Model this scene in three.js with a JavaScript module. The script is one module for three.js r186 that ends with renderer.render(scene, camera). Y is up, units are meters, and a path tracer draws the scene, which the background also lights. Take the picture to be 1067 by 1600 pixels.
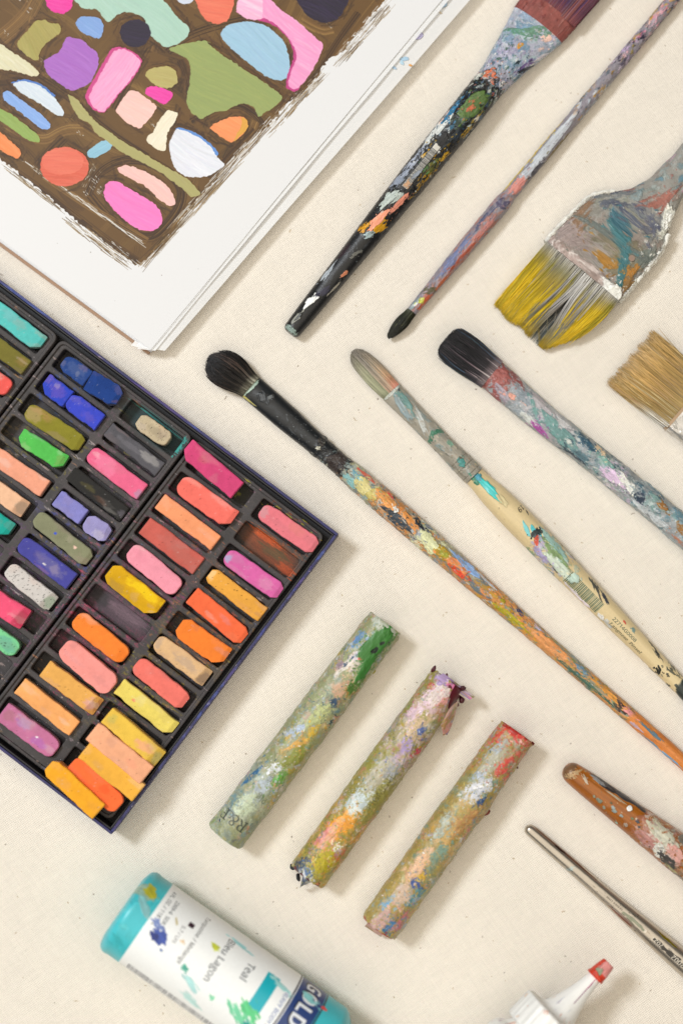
import * as THREE from 'three';
import { mergeGeometries } from 'three/addons/utils/BufferGeometryUtils.js';
import { RectAreaLightUniformsLib } from 'three/addons/lights/RectAreaLightUniformsLib.js';

// ------------------------------------------------------------------ camera, lamps, exposure
RectAreaLightUniformsLib.init();
const scene = new THREE.Scene();
scene.background = new THREE.Color(0, 0, 0);
const PW = 1067, PH = 1600, MPP = 0.0003;              // the photograph's size; one of its pixels is 0.3 mm on the cloth
const FOV = 32, TAN = Math.tan(FOV * Math.PI / 360), DIST = (PH / 2) * MPP / TAN, TILT = 4 * Math.PI / 180;
const camera = new THREE.PerspectiveCamera(FOV, PW / PH, 0.05, 20);
camera.position.set(0, DIST * Math.cos(TILT), DIST * Math.sin(TILT));
camera.lookAt(0, 0, 0);
camera.focus = DIST - 0.009;
camera.userData.fStop = 2.5;
scene.add(camera);

const renderer = new THREE.WebGLRenderer({ antialias: true });
renderer.setSize(682, 1024);
renderer.toneMapping = THREE.LinearToneMapping;
renderer.toneMappingExposure = 1.03;
renderer.shadowMap.enabled = true;

function softbox(x, y, z, w, h, intensity, color) {
  const l = new THREE.RectAreaLight(color, intensity, w, h);
  l.position.set(x, y, z); l.lookAt(0, 0, 0); scene.add(l); return l;
}
softbox(-1.43, 2.1, -0.83, 0.5, 0.5, 53, 0xf2f8ff);        // soft key lamp from the left, a little behind the pad
softbox(-0.2, 2.3, 0.3, 4.4, 4.4, 1.34, 0xfff4e2);          // broad white ceiling panel

// ------------------------------------------------------------------ small mathematics
const clamp = (x, a = 0, b = 1) => Math.min(b, Math.max(a, x));
const mix = (a, b, t) => a + (b - a) * t;
const sstep = (a, b, x) => { const t = clamp((x - a) / (b - a)); return t * t * (3 - 2 * t); };
function rng(seed) { let a = seed >>> 0; return () => { a = (a + 0x6D2B79F5) | 0; let t = Math.imul(a ^ (a >>> 15), 1 | a); t = (t + Math.imul(t ^ (t >>> 7), 61 | t)) ^ t; return ((t ^ (t >>> 14)) >>> 0) / 4294967296; }; }
function hash(x, y) { let h = Math.imul(x | 0, 374761393) + Math.imul(y | 0, 668265263) | 0; h = Math.imul(h ^ (h >>> 13), 1274126177); return ((h ^ (h >>> 16)) >>> 0) / 4294967296; }
function vnoise(x, y) {
  const xi = Math.floor(x), yi = Math.floor(y), fx = x - xi, fy = y - yi, u = fx * fx * (3 - 2 * fx), v = fy * fy * (3 - 2 * fy);
  const a = hash(xi, yi), b = hash(xi + 1, yi), c = hash(xi, yi + 1), d = hash(xi + 1, yi + 1);
  return a + (b - a) * u + (c - a) * v + (a - b - c + d) * u * v;
}
const fbm = (x, y, o = 3) => { let s = 0, a = 0.5, t = 0; for (let i = 0; i < o; i++) { s += a * vnoise(x, y); t += a; x = x * 2.03 + 17.1; y = y * 2.03 + 9.7; a *= 0.5; } return s / t; };
const rgb = (h) => { const n = parseInt(h.slice(1), 16); return [(n >> 16) / 255, ((n >> 8) & 255) / 255, (n & 255) / 255]; };
const lin = (c) => c.map((v) => (v <= 0.04045 ? v / 12.92 : Math.pow((v + 0.055) / 1.055, 2.4)));
const pick = (R, a) => a[Math.floor(R() * a.length) % a.length];

// a point of the picture -> the place on the table at height y
const F = new THREE.Vector3().copy(camera.position).negate().normalize(), RT = new THREE.Vector3(1, 0, 0), UPV = new THREE.Vector3().crossVectors(RT, F);
function at(px, py, y = 0) {
  const d = F.clone().addScaledVector(RT, (px - PW / 2) / (PH / 2) * TAN).addScaledVector(UPV, -(py - PH / 2) / (PH / 2) * TAN);
  return camera.position.clone().addScaledVector(d, (y - camera.position.y) / d.y);
}

// ------------------------------------------------------------------ names, things, parts
const taken = {};
function numbered(n) { const k = taken[n] = (taken[n] ?? -1) + 1; return k ? `${n}_${String(k).padStart(3, '0')}` : n; }
function tag(o, label, category, group) { o.userData.label = label; o.userData.category = category; if (group) o.userData.group = group; return o; }
function shade(o) { o.castShadow = true; o.receiveShadow = true; return o; }
function part(parent, name, geo, mat, label) { const m = shade(new THREE.Mesh(geo, mat)); m.name = name; parent.add(m); if (label) m.userData.label = label; return m; }
function thing(name, label, category, group) { const g = new THREE.Group(); g.name = numbered(name); tag(g, label, category, group); scene.add(g); return g; }

// ------------------------------------------------------------------ textures
function dataTex(w, h, bytes, srgb) {
  const t = new THREE.DataTexture(bytes, w, h, THREE.RGBAFormat);
  t.magFilter = t.minFilter = THREE.LinearFilter; t.wrapS = t.wrapT = THREE.RepeatWrapping;
  if (srgb) t.colorSpace = THREE.SRGBColorSpace;
  t.needsUpdate = true; return t;
}
function greyTex(w, h, f) {
  const d = new Uint8Array(w * h * 4);
  for (let i = 0; i < w * h; i++) { const v = clamp(f[i]) * 255; d[i * 4] = d[i * 4 + 1] = d[i * 4 + 2] = v; d[i * 4 + 3] = 255; }
  return dataTex(w, h, d, false);
}

// A sheet of paint: x runs along a thing in photograph pixels, y round it (0 is the top line), with colour and thickness.
class Skin {
  constructor(L, C, seed, k = 2.2) {
    this.L = L; this.C = C; this.k = Math.min(k, 2040 / L); this.w = Math.ceil(L * this.k); this.h = Math.ceil(C * this.k);
    this.c = new Float32Array(this.w * this.h * 3); this.t = new Float32Array(this.w * this.h); this.R = rng(seed); this.seed = seed * 7.31; this.x0 = 0;
    this.hw = () => C / (2 * Math.PI);
  }
  base(f) {
    for (let j = 0; j < this.h; j++) for (let i = 0; i < this.w; i++) {
      const x = i / this.k + this.x0, y = (j / this.h - 0.5) * this.C, v = f(x, y), n = j * this.w + i;
      this.c[n * 3] = v[0]; this.c[n * 3 + 1] = v[1]; this.c[n * 3 + 2] = v[2]; this.t[n] = v[3] ?? 0;
    }
    return this;
  }
  plain(hex, va = 0.06, f = 0.05) { const c = rgb(hex); return this.base((x, y) => { const m = 1 + (fbm(x * f + this.seed, y * f * 2, 3) - 0.5) * 2 * va; return [c[0] * m, c[1] * m, c[2] * m, 0]; }); }
  // daub at arc position y
  daub(x, y, rx, ry, rot, hex, o = {}) {
    const { edge = 0.45, dry = 0, h = 0.5, a = 1, vary = 0.14, soft = 0.1 } = o, c = typeof hex === 'string' ? rgb(hex) : hex, k = this.k;
    const ca = Math.cos(rot), sa = Math.sin(rot), ext = 1.5, bx = ext * (Math.abs(ca) * rx + Math.abs(sa) * ry), by = ext * (Math.abs(sa) * rx + Math.abs(ca) * ry);
    const s1 = this.R() * 300, s2 = this.R() * 300, fr = 1.6, cx = (x - this.x0) * k, cy = (y / this.C + 0.5) * this.h;
    const i0 = Math.max(0, Math.floor(cx - bx * k)), i1 = Math.min(this.w - 1, Math.ceil(cx + bx * k));
    const j0 = Math.max(0, Math.floor(cy - by * k)), j1 = Math.min(this.h - 1, Math.ceil(cy + by * k));
    for (let j = j0; j <= j1; j++) for (let i = i0; i <= i1; i++) {
      const dx = (i - cx) / k, dy = (j - cy) / k, u = (dx * ca + dy * sa) / rx, v = (-dx * sa + dy * ca) / ry;
      let d = Math.sqrt(u * u + v * v); if (d > 1.5) continue;
      d += (fbm(u * fr + s1, v * fr + s2, 3) - 0.5) * 2 * edge;
      const st = fbm(u * 1.3 + s2, v * Math.max(3, ry * 0.5) + s1, 2);
      if (dry) d += (st - 0.42) * 2.4 * dry;
      const m = a * (1 - sstep(1 - soft, 1 + soft * 0.3, d)); if (m <= 0.003) continue;
      const n = j * this.w + i, g = 1 + (st - 0.5) * 2 * vary, q = n * 3;
      this.c[q] = mix(this.c[q], c[0] * g, m); this.c[q + 1] = mix(this.c[q + 1], c[1] * g, m); this.c[q + 2] = mix(this.c[q + 2], c[2] * g, m);
      if (h) { const p = h * (0.55 + 0.45 * sstep(0.2, 0.95, d) + (st - 0.5) * 0.6); this.t[n] = mix(this.t[n], this.t[n] * 0.6 + p, m); }
    }
    return this;
  }
  // daub whose place and size across are seen from straight above
  top(x, across, rx, ra, rot, hex, o) {
    const hw = Math.max(4, this.hw(x)), y = Math.asin(clamp(across / hw, -0.98, 0.98)) / (2 * Math.PI) * this.C, sc = this.C / (2 * Math.PI * hw);
    return this.daub(x, y, rx, ra * sc, rot, hex, o);
  }
  scatter(n, xa, xb, pal, r0, r1, el = 2, o = {}) {
    const R = this.R;
    n = Math.round(n * 1.9);
    for (let i = 0; i < n; i++) {
      const r = 0.62 * mix(r0, r1, Math.pow(R(), 1.8)), ro = (R() - 0.5) * (o.turn ?? 1.2);
      this.daub(mix(xa, xb, R()), (R() - 0.5) * this.C, r * mix(1, el, R()), r, ro, pick(R, pal), { dry: 0.2 + R() * 0.6, h: 0.2 + R() * 0.6, edge: 0.45 + R() * 0.5, a: 0.55 + R() * 0.45, ...o });
    }
    return this;
  }
  smudge(amount = 0.5, fx = 0.09, fy = 0.09) {            // drags colours a little along, as worn paint does
    const s = this.c.slice(), { w, h } = this;
    for (let j = 0; j < h; j++) for (let i = 0; i < w; i++) {
      const ox = Math.round((vnoise(i * fx, j * fy) - 0.5) * 14 * amount), oy = Math.round((vnoise(i * fx + 50, j * fy) - 0.5) * 10 * amount);
      const a = clamp(i + ox, 0, w - 1), b = clamp(j + oy, 0, h - 1), n = (j * w + i) * 3, m = (b * w + a) * 3;
      this.c[n] = s[m]; this.c[n + 1] = s[m + 1]; this.c[n + 2] = s[m + 2];
    }
    return this;
  }
  mingle(dens, xa, xb, r0 = 0.7, r1 = 2.6, reach = 14, el = 3, o = {}) {   // small broken strokes of the neighbouring colours
    const R = this.R, n = Math.round((xb - xa) * this.C * dens);
    for (let k = 0; k < n; k++) {
      const x = mix(xa, xb, R()), y = (R() - 0.5) * this.C, i = clamp(Math.floor((x + (R() - 0.5) * 2 * reach * 1.6 - this.x0) * this.k), 0, this.w - 1), j = clamp(Math.floor(((y + (R() - 0.5) * 2 * reach) / this.C + 0.5) * this.h), 0, this.h - 1), q = (j * this.w + i) * 3, r = mix(r0, r1, R() * R()), g = 0.9 + R() * 0.22;
      this.daub(x, y, r * mix(1, el, R()), r, (R() - 0.5) * (o.turn ?? 1.1), [this.c[q] * g, this.c[q + 1] * g, this.c[q + 2] * g], { dry: 0.3 + R() * 0.5, edge: 0.6 + R() * 0.5, h: 0.15 + R() * 0.5, a: 0.5 + R() * 0.5, vary: 0.12, soft: 0.1, ...o });
    }
    return this;
  }
  soften(rad, amt, f = 0.03) {                             // paint rubbed thin and blended, in patches
    const { w, h } = this, r = Math.max(1, Math.round(rad * this.k)), a = this.c, b = new Float32Array(a.length), c = new Float32Array(a.length);
    for (let j = 0; j < h; j++) for (let q = 0; q < 3; q++) { let s = 0, n = 0; for (let i = -r; i < w; i++) { if (i + r < w) { s += a[(j * w + i + r) * 3 + q]; n++; } if (i - r - 1 >= 0) { s -= a[(j * w + i - r - 1) * 3 + q]; n--; } if (i >= 0) b[(j * w + i) * 3 + q] = s / n; } }
    for (let i = 0; i < w; i++) for (let q = 0; q < 3; q++) { let s = 0, n = 0; for (let j = -r; j < h; j++) { if (j + r < h) { s += b[((j + r) * w + i) * 3 + q]; n++; } if (j - r - 1 >= 0) { s -= b[((j - r - 1) * w + i) * 3 + q]; n--; } if (j >= 0) c[(j * w + i) * 3 + q] = s / n; } }
    for (let j = 0; j < h; j++) for (let i = 0; i < w; i++) { const m = amt * sstep(0.3, 0.6, fbm(i * f + this.seed, j * f, 2)), n = (j * w + i) * 3; for (let q = 0; q < 3; q++) a[n + q] = mix(a[n + q], c[n + q], m); }
    return this;
  }
  stamp(draw, hex, a = 1, h = 0) {                        // flat print: draw(ctx) in skin pixels, x along, y to the right-hand side
    const cv = document.createElement('canvas'); cv.width = this.w; cv.height = this.h;
    const g = cv.getContext('2d'); g.translate(-this.x0 * this.k, this.h / 2); g.scale(this.k, this.k); g.fillStyle = g.strokeStyle = '#fff'; draw(g);
    const d = g.getImageData(0, 0, this.w, this.h).data, c = rgb(hex);
    for (let n = 0; n < this.w * this.h; n++) { const m = d[n * 4 + 3] / 255 * a; if (m) { for (let q = 0; q < 3; q++) this.c[n * 3 + q] = mix(this.c[n * 3 + q], c[q], m); this.t[n] += h * m; } }
    return this;
  }
  text(str, x, y, size, rot, hex, o = {}) {
    return this.stamp((g) => { g.translate(x, y); g.rotate(rot); g.font = `${o.weight ?? ''} ${size}px ${o.font ?? 'sans-serif'}`; g.textAlign = o.align ?? 'center'; g.textBaseline = 'middle'; g.fillText(str, 0, 0); }, hex, o.a ?? 1);
  }
  grain(a = 0.05, f = 0.7, ht = 0.05) {
    for (let j = 0; j < this.h; j++) for (let i = 0; i < this.w; i++) {
      const n = j * this.w + i, v = fbm(i * f / this.k * 2 + this.seed, j * f / this.k * 2, 2) - 0.5;
      for (let q = 0; q < 3; q++) this.c[n * 3 + q] *= 1 + v * 2 * a; this.t[n] += v * ht;
    }
    return this;
  }
  height(x, y) {
    const i = clamp((x - this.x0) * this.k, 0, this.w - 1.001), j = clamp((y / this.C + 0.5) * this.h, 0, this.h - 1.001), a = Math.floor(i), b = Math.floor(j), u = i - a, v = j - b, n = b * this.w + a;
    const p = this.t; return mix(mix(p[n], p[n + 1] ?? p[n], u), mix(p[n + this.w] ?? p[n], p[n + this.w + 1] ?? p[n], u), v);
  }
  material(o = {}, unit = MPP) {
    const { w, h } = this, d = new Uint8Array(w * h * 4); let lo = Infinity, hi = -Infinity;
    for (let n = 0; n < w * h; n++) { for (let q = 0; q < 3; q++) d[n * 4 + q] = clamp(this.c[n * 3 + q]) * 255; d[n * 4 + 3] = 255; lo = Math.min(lo, this.t[n]); hi = Math.max(hi, this.t[n]); }
    const map = dataTex(w, h, d, true); map.wrapS = map.wrapT = THREE.ClampToEdgeWrapping;
    const m = new THREE.MeshPhysicalMaterial({ map, roughness: 0.45, ...o.m });
    if (hi - lo > 1e-4) { const b = greyTex(w, h, this.t.map((v) => (v - lo) / (hi - lo))); b.wrapS = b.wrapT = THREE.ClampToEdgeWrapping; m.bumpMap = b; m.bumpScale = (hi - lo) * unit * (o.bump ?? 1.2); }
    return m;
  }
}

// ------------------------------------------------------------------ shapes
function curve(st) {                                       // smooth interpolation through rows [s, ...values]
  return (s) => {
    if (s <= st[0][0]) return st[0]; const n = st.length - 1; if (s >= st[n][0]) return st[n];
    let i = 0; while (st[i + 1][0] < s) i++;
    const a = st[i], b = st[i + 1], p = st[Math.max(0, i - 1)], q = st[Math.min(n, i + 2)], h = b[0] - a[0], t = (s - a[0]) / h;
    return a.map((v, k) => {
      if (k === 0) return s; if (p === a || q === b) { if (p === a && q === b) return mix(v, b[k], t); }
      const d = (b[k] - v) / h, d0 = p === a ? d : (v - p[k]) / (a[0] - p[0]), d1 = q === b ? d : (q[k] - b[k]) / (q[0] - b[0]);
      const m0 = d0 * d <= 0 ? 0 : 2 * d0 * d / (d0 + d), m1 = d1 * d <= 0 ? 0 : 2 * d1 * d / (d1 + d), t2 = t * t, t3 = t2 * t;
      return (2 * t3 - 3 * t2 + 1) * v + (t3 - 2 * t2 + t) * h * m0 + (-2 * t3 + 3 * t2) * b[k] + (t3 - t2) * h * m1;
    });
  };
}
// A body along local x. stations: [s, half width, half thickness, sideways offset, height of the centre], all in photograph pixels; unit: metres a pixel.
function loft(cv, s0, s1, o = {}) {
  const { unit = MPP, step = 2.5, N = 48, skin = null, disp = 1.35, p = 1, lump = 0, lf = 0.05, seed = 1, capA = true, capB = true, grow = 0, bev = 0, L = null } = o;
  const n = Math.max(2, Math.round((s1 - s0) / step)), pos = [], uv = [], idx = [];
  const len = L ?? (skin ? skin.L : s1), u0 = skin ? skin.x0 : 0, ss = [];
  for (let i = 0; i <= n; i++) ss.push(mix(s0, s1, i / n));
  if (bev) { ss.splice(1, 0, s0 + bev * 0.3, s0 + bev); ss.splice(ss.length - 1, 0, s1 - bev, s1 - bev * 0.3); ss.sort((a, b) => a - b); }
  for (const s of ss) {
    const [, hw, hh, c = 0, ycIn] = cv(s), yc = ycIn ?? hh; let sh = grow;
    if (bev) { const e = Math.min(s - s0, s1 - s); if (e < bev) sh -= bev * (1 - Math.sqrt(1 - Math.pow(1 - e / bev, 2))); }
    for (let j = 0; j <= N; j++) {
      const a = (j / N - 0.5) * 2 * Math.PI, sn = Math.sin(a), cs = Math.cos(a), zx = Math.sign(sn) * Math.pow(Math.abs(sn), p), yx = Math.sign(cs) * Math.pow(Math.abs(cs), p);
      let nz = zx / Math.max(hw, 0.1), ny = yx / Math.max(hh, 0.1); const l = Math.hypot(nz, ny) || 1; nz /= l; ny /= l;
      let e = sh; if (skin && disp) e += skin.height(s, a / (2 * Math.PI) * skin.C) * disp; if (lump) e += (fbm(s * lf + seed * 13, a * 1.1 + 20, 2) - 0.5) * 2 * lump * Math.min(1, Math.PI - Math.abs(a));
      pos.push(s * unit, Math.max(0.00012, (yc + hh * yx + ny * e) * unit), (c + hw * zx + nz * e) * unit); uv.push((s - u0) / len, j / N);
    }
  }
  const M = N + 1, rows = ss.length;
  for (let i = 0; i < rows - 1; i++) for (let j = 0; j < N; j++) { const a = i * M + j, b = a + 1, c = a + M, d = c + 1; idx.push(a, b, c, b, d, c); }
  const cap = (r, flip) => {
    const base = pos.length / 3, o2 = r * M; let x = 0, y = 0, z = 0;
    for (let j = 0; j < N; j++) { x += pos[(o2 + j) * 3]; y += pos[(o2 + j) * 3 + 1]; z += pos[(o2 + j) * 3 + 2]; }
    pos.push(x / N, y / N, z / N); uv.push(uv[o2 * 2], 0.5);
    for (let j = 0; j <= N; j++) { pos.push(pos[(o2 + j) * 3], pos[(o2 + j) * 3 + 1], pos[(o2 + j) * 3 + 2]); uv.push(uv[(o2 + j) * 2], uv[(o2 + j) * 2 + 1]); }
    for (let j = 0; j < N; j++) flip ? idx.push(base, base + 1 + j, base + 2 + j) : idx.push(base, base + 2 + j, base + 1 + j);
  };
  if (capA) cap(0, false); if (capB) cap(rows - 1, true);
  return geom(pos, idx, uv);
}
function geom(pos, idx, uv, col) {
  const g = new THREE.BufferGeometry(); g.setAttribute('position', new THREE.Float32BufferAttribute(pos, 3));
  if (uv) g.setAttribute('uv', new THREE.Float32BufferAttribute(uv, 2)); if (col) g.setAttribute('color', new THREE.Float32BufferAttribute(col, 3));
  g.setIndex(idx); g.computeVertexNormals(); return g;
}
// thousands of fine hairs growing towards -x from a ferrule's mouth, over a solid core
function hairs(o) {
  const { n, len, W, H, yc, off = () => 0, col, coreCol, unit, r = 0.6, seed = 1, jit = 0.12, wob = 1.2, splay = 0, box = false, seg = 6, core = 0.8, coreLen = 0.85, stray = 0, clump = 30, pull = 0.6, zmap = null } = o;
  const R = rng(seed), pos = [], idx = [], c = [];
  for (let i = 0; i < n; i++) {
    let t, q; do { t = R() * 2 - 1; q = R() * 2 - 1; } while (!box && t * t + q * q > 1);
    if (R() < 0.45) q = box ? 0.75 + R() * 0.25 : Math.sqrt(Math.max(0, 1 - t * t)) * (0.8 + R() * 0.2);
    const l = len(t, q) * (1 - R() * jit), w1 = (R() - 0.5) * wob * 2, w2 = (R() - 0.5) * wob, ph = R() * 6.28, sp = (R() - 0.5) * splay * 2, odd = R() < stray ? (R() - 0.5) * 16 : 0, rr = r * (R() < 0.2 ? 1.6 : mix(0.7, 1.1, R())), hue = R() < 0.12 ? 2.2 : mix(0.6, 1.3, R());
    const cn = Math.floor((t + 1) / 2 * clump), ct = ((cn + 0.2 + 0.6 * hash(cn, seed * 31 + (q > 0 ? 1 : 0))) / clump) * 2 - 1, cl = hash(cn * 7 + 1, seed * 17), s = clamp(mix(R(), cl, 0.62));
    const b0 = pos.length / 3;
    for (let k = 0; k <= seg; k++) {
      const f = k / seg, x = -l * f, tt = mix(t, ct, pull * f * f), z = (zmap ? zmap(tt, -x, q) : tt * W(-x, tt)) + off(-x) + Math.sin(f * 3 + ph) * w1 * f + sp * f * f + odd * f * f, y = Math.max(0.5, yc(-x) + q * H(-x) + Math.cos(f * 3 + ph) * w2 * f + Math.abs(odd) * 0.3 * f), rad = rr * (f > 0.7 ? mix(1, 0.3, (f - 0.7) / 0.3) : 1), cc = col(t, q, f, s, -x).map((v) => Math.min(v * hue, Math.max(v * 1.12, 0.16)));
      for (let a = 0; a < 3; a++) { const an = a * 2.094 + 0.5; pos.push(x * unit, (y + Math.sin(an) * rad) * unit, (z + Math.cos(an) * rad) * unit); c.push(...cc); }
    }
    for (let k = 0; k < seg; k++) for (let a = 0; a < 3; a++) { const p0 = b0 + k * 3 + a, p1 = b0 + k * 3 + (a + 1) % 3; idx.push(p0, p1, p0 + 3, p1, p1 + 3, p0 + 3); }
  }
  const hg = geom(pos, idx, null, c);
  if (!core) return hg;
  const lm = len(0, 0) * coreLen, cs = [];
  for (let i = 0; i <= 14; i++) { const x = -lm + lm * i / 14; const e = Math.sqrt(clamp(i / 3)); cs.push([x, W(-x, 0) * core * (0.15 + 0.85 * e), H(-x) * core * (0.2 + 0.8 * e), off(-x), yc(-x)]); }
  const cg = loft(curve(cs), -lm, 0, { unit, N: 24, step: 4 }); const m = cg.attributes.position.count, cl = [], k = lin(rgb(coreCol));
  for (let i = 0; i < m; i++) cl.push(...k);
  cg.setAttribute('color', new THREE.Float32BufferAttribute(cl, 3)); cg.deleteAttribute('uv');
  return mergeGeometries([hg, cg]);
}
// group whose local x runs from picture point A to B, at height y of its axis
function lay(g, A, B, y) {
  const a = at(A[0], A[1], y), b = at(B[0], B[1], y);
  g.position.set(a.x, 0, a.z); g.rotation.y = Math.atan2(-(b.z - a.z), b.x - a.x);
  return MPP * (camera.position.y - y) / camera.position.y;
}
function slab(shape, depth, bevel = 0, seg = 2) {          // a flat outline in (x, z), thick upwards from y = 0
  const g = new THREE.ExtrudeGeometry(shape, { depth: depth - 2 * bevel, bevelEnabled: bevel > 0, bevelThickness: bevel, bevelSize: bevel, bevelOffset: -bevel, bevelSegments: seg, curveSegments: 6 });
  g.rotateX(-Math.PI / 2); g.translate(0, bevel, 0); return g;
}
const outline = (pts) => { const s = new THREE.Shape(); pts.forEach(([x, z], i) => (i ? s.lineTo(x, -z) : s.moveTo(x, -z))); s.closePath(); return s; };
function planarUV(g, x0, z0, lx, lz) { const p = g.attributes.position, u = []; for (let i = 0; i < p.count; i++) u.push((p.getX(i) - x0) / lx, (p.getZ(i) - z0) / lz); g.setAttribute('uv', new THREE.Float32BufferAttribute(u, 2)); return g; }
function roundedRect(x0, z0, x1, z1, r, Kind = THREE.Shape) {
  const s = new Kind(), a = -z1, b = -z0;
  s.moveTo(x0 + r, a); s.lineTo(x1 - r, a); s.quadraticCurveTo(x1, a, x1, a + r); s.lineTo(x1, b - r); s.quadraticCurveTo(x1, b, x1 - r, b); s.lineTo(x0 + r, b); s.quadraticCurveTo(x0, b, x0, b - r); s.lineTo(x0, a + r); s.quadraticCurveTo(x0, a, x0 + r, a);
  return s;
}

// ------------------------------------------------------------------ the cotton cloth
{
  const N = 1536, R = rng(5), d = new Uint8Array(N * N * 4);           // colour: 0.62 m of cloth with husk flecks and slubs
  for (let j = 0; j < N; j++) for (let i = 0; i < N; i++) {
    const v = 1 + (fbm(i * 0.012, j * 0.012, 3) - 0.5) * 0.022 + (vnoise(i * 0.9, j * 0.07) - 0.5) * 0.022 + (vnoise(i * 0.07, j * 0.9) - 0.5) * 0.022 + (hash(i, j) - 0.5) * 0.012, n = (j * N + i) * 4;
    d[n] = clamp(0.936 * v) * 255; d[n + 1] = clamp(0.908 * v) * 255; d[n + 2] = clamp(0.862 * v) * 255; d[n + 3] = 255;
  }
  for (let k = 0; k < 1100; k++) {
    const x = R() * N, y = R() * N, a = R() * 6.28, l = R() < 0.94 ? R() * 0.9 : 1 + R() * 2, s = mix(0.3, 0.85, R() * R());
    const tone = R() < 0.3 ? [0.42, 0.36, 0.3] : [0.62, 0.52, 0.38];
    for (let t = -l; t <= l; t += 0.5) { const i = Math.floor(x + Math.cos(a) * t + N) % N, j = Math.floor(y + Math.sin(a) * t + N) % N, n = (j * N + i) * 4; for (let q = 0; q < 3; q++) d[n + q] = mix(d[n + q], tone[q] * 255, s); }
  }
  const map = dataTex(N, N, d, true); map.repeat.set(1 / 0.62, 1 / 0.62);
  const T = 1024, th = 96, hgt = new Float32Array(T * T);              // weave: 96 threads a tile of 82 mm
  for (let j = 0; j < T; j++) for (let i = 0; i < T; i++) {
    const wx = (fbm(i * 0.02, j * 0.02, 2) - 0.5) * 0.6, u = i / T * th + wx, v = j / T * th + wx * 0.7, a = Math.abs(Math.sin(u * Math.PI)), b = Math.abs(Math.sin(v * Math.PI)), over = (Math.floor(u) + Math.floor(v)) % 2 === 0;
    const slub = 0.75 + 0.5 * vnoise(Math.floor(u) * 3.1, v * 0.25), slub2 = 0.75 + 0.5 * vnoise(u * 0.25, Math.floor(v) * 3.7 + 9);
    hgt[j * T + i] = clamp(over ? Math.pow(a, 0.6) * (0.45 + 0.55 * b) * slub : Math.pow(b, 0.6) * (0.45 + 0.55 * a) * slub2);
  }
  const bump = greyTex(T, T, hgt); bump.repeat.set(1 / 0.082, 1 / 0.082);
  const g = new THREE.PlaneGeometry(1.5, 1.5, 1, 1); g.rotateX(-Math.PI / 2);
  planarUV(g, 0, 0, 1, 1);
  const m = shade(new THREE.Mesh(g, new THREE.MeshPhysicalMaterial({ map, bumpMap: bump, bumpScale: 0.00024, roughness: 0.95 })));
  m.name = 'canvas_cloth'; m.rotation.y = 0.62; tag(m, 'unbleached cream cotton canvas cloth spread flat under all the art tools', 'cloth'); m.userData.kind = 'structure'; scene.add(m);
}

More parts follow.
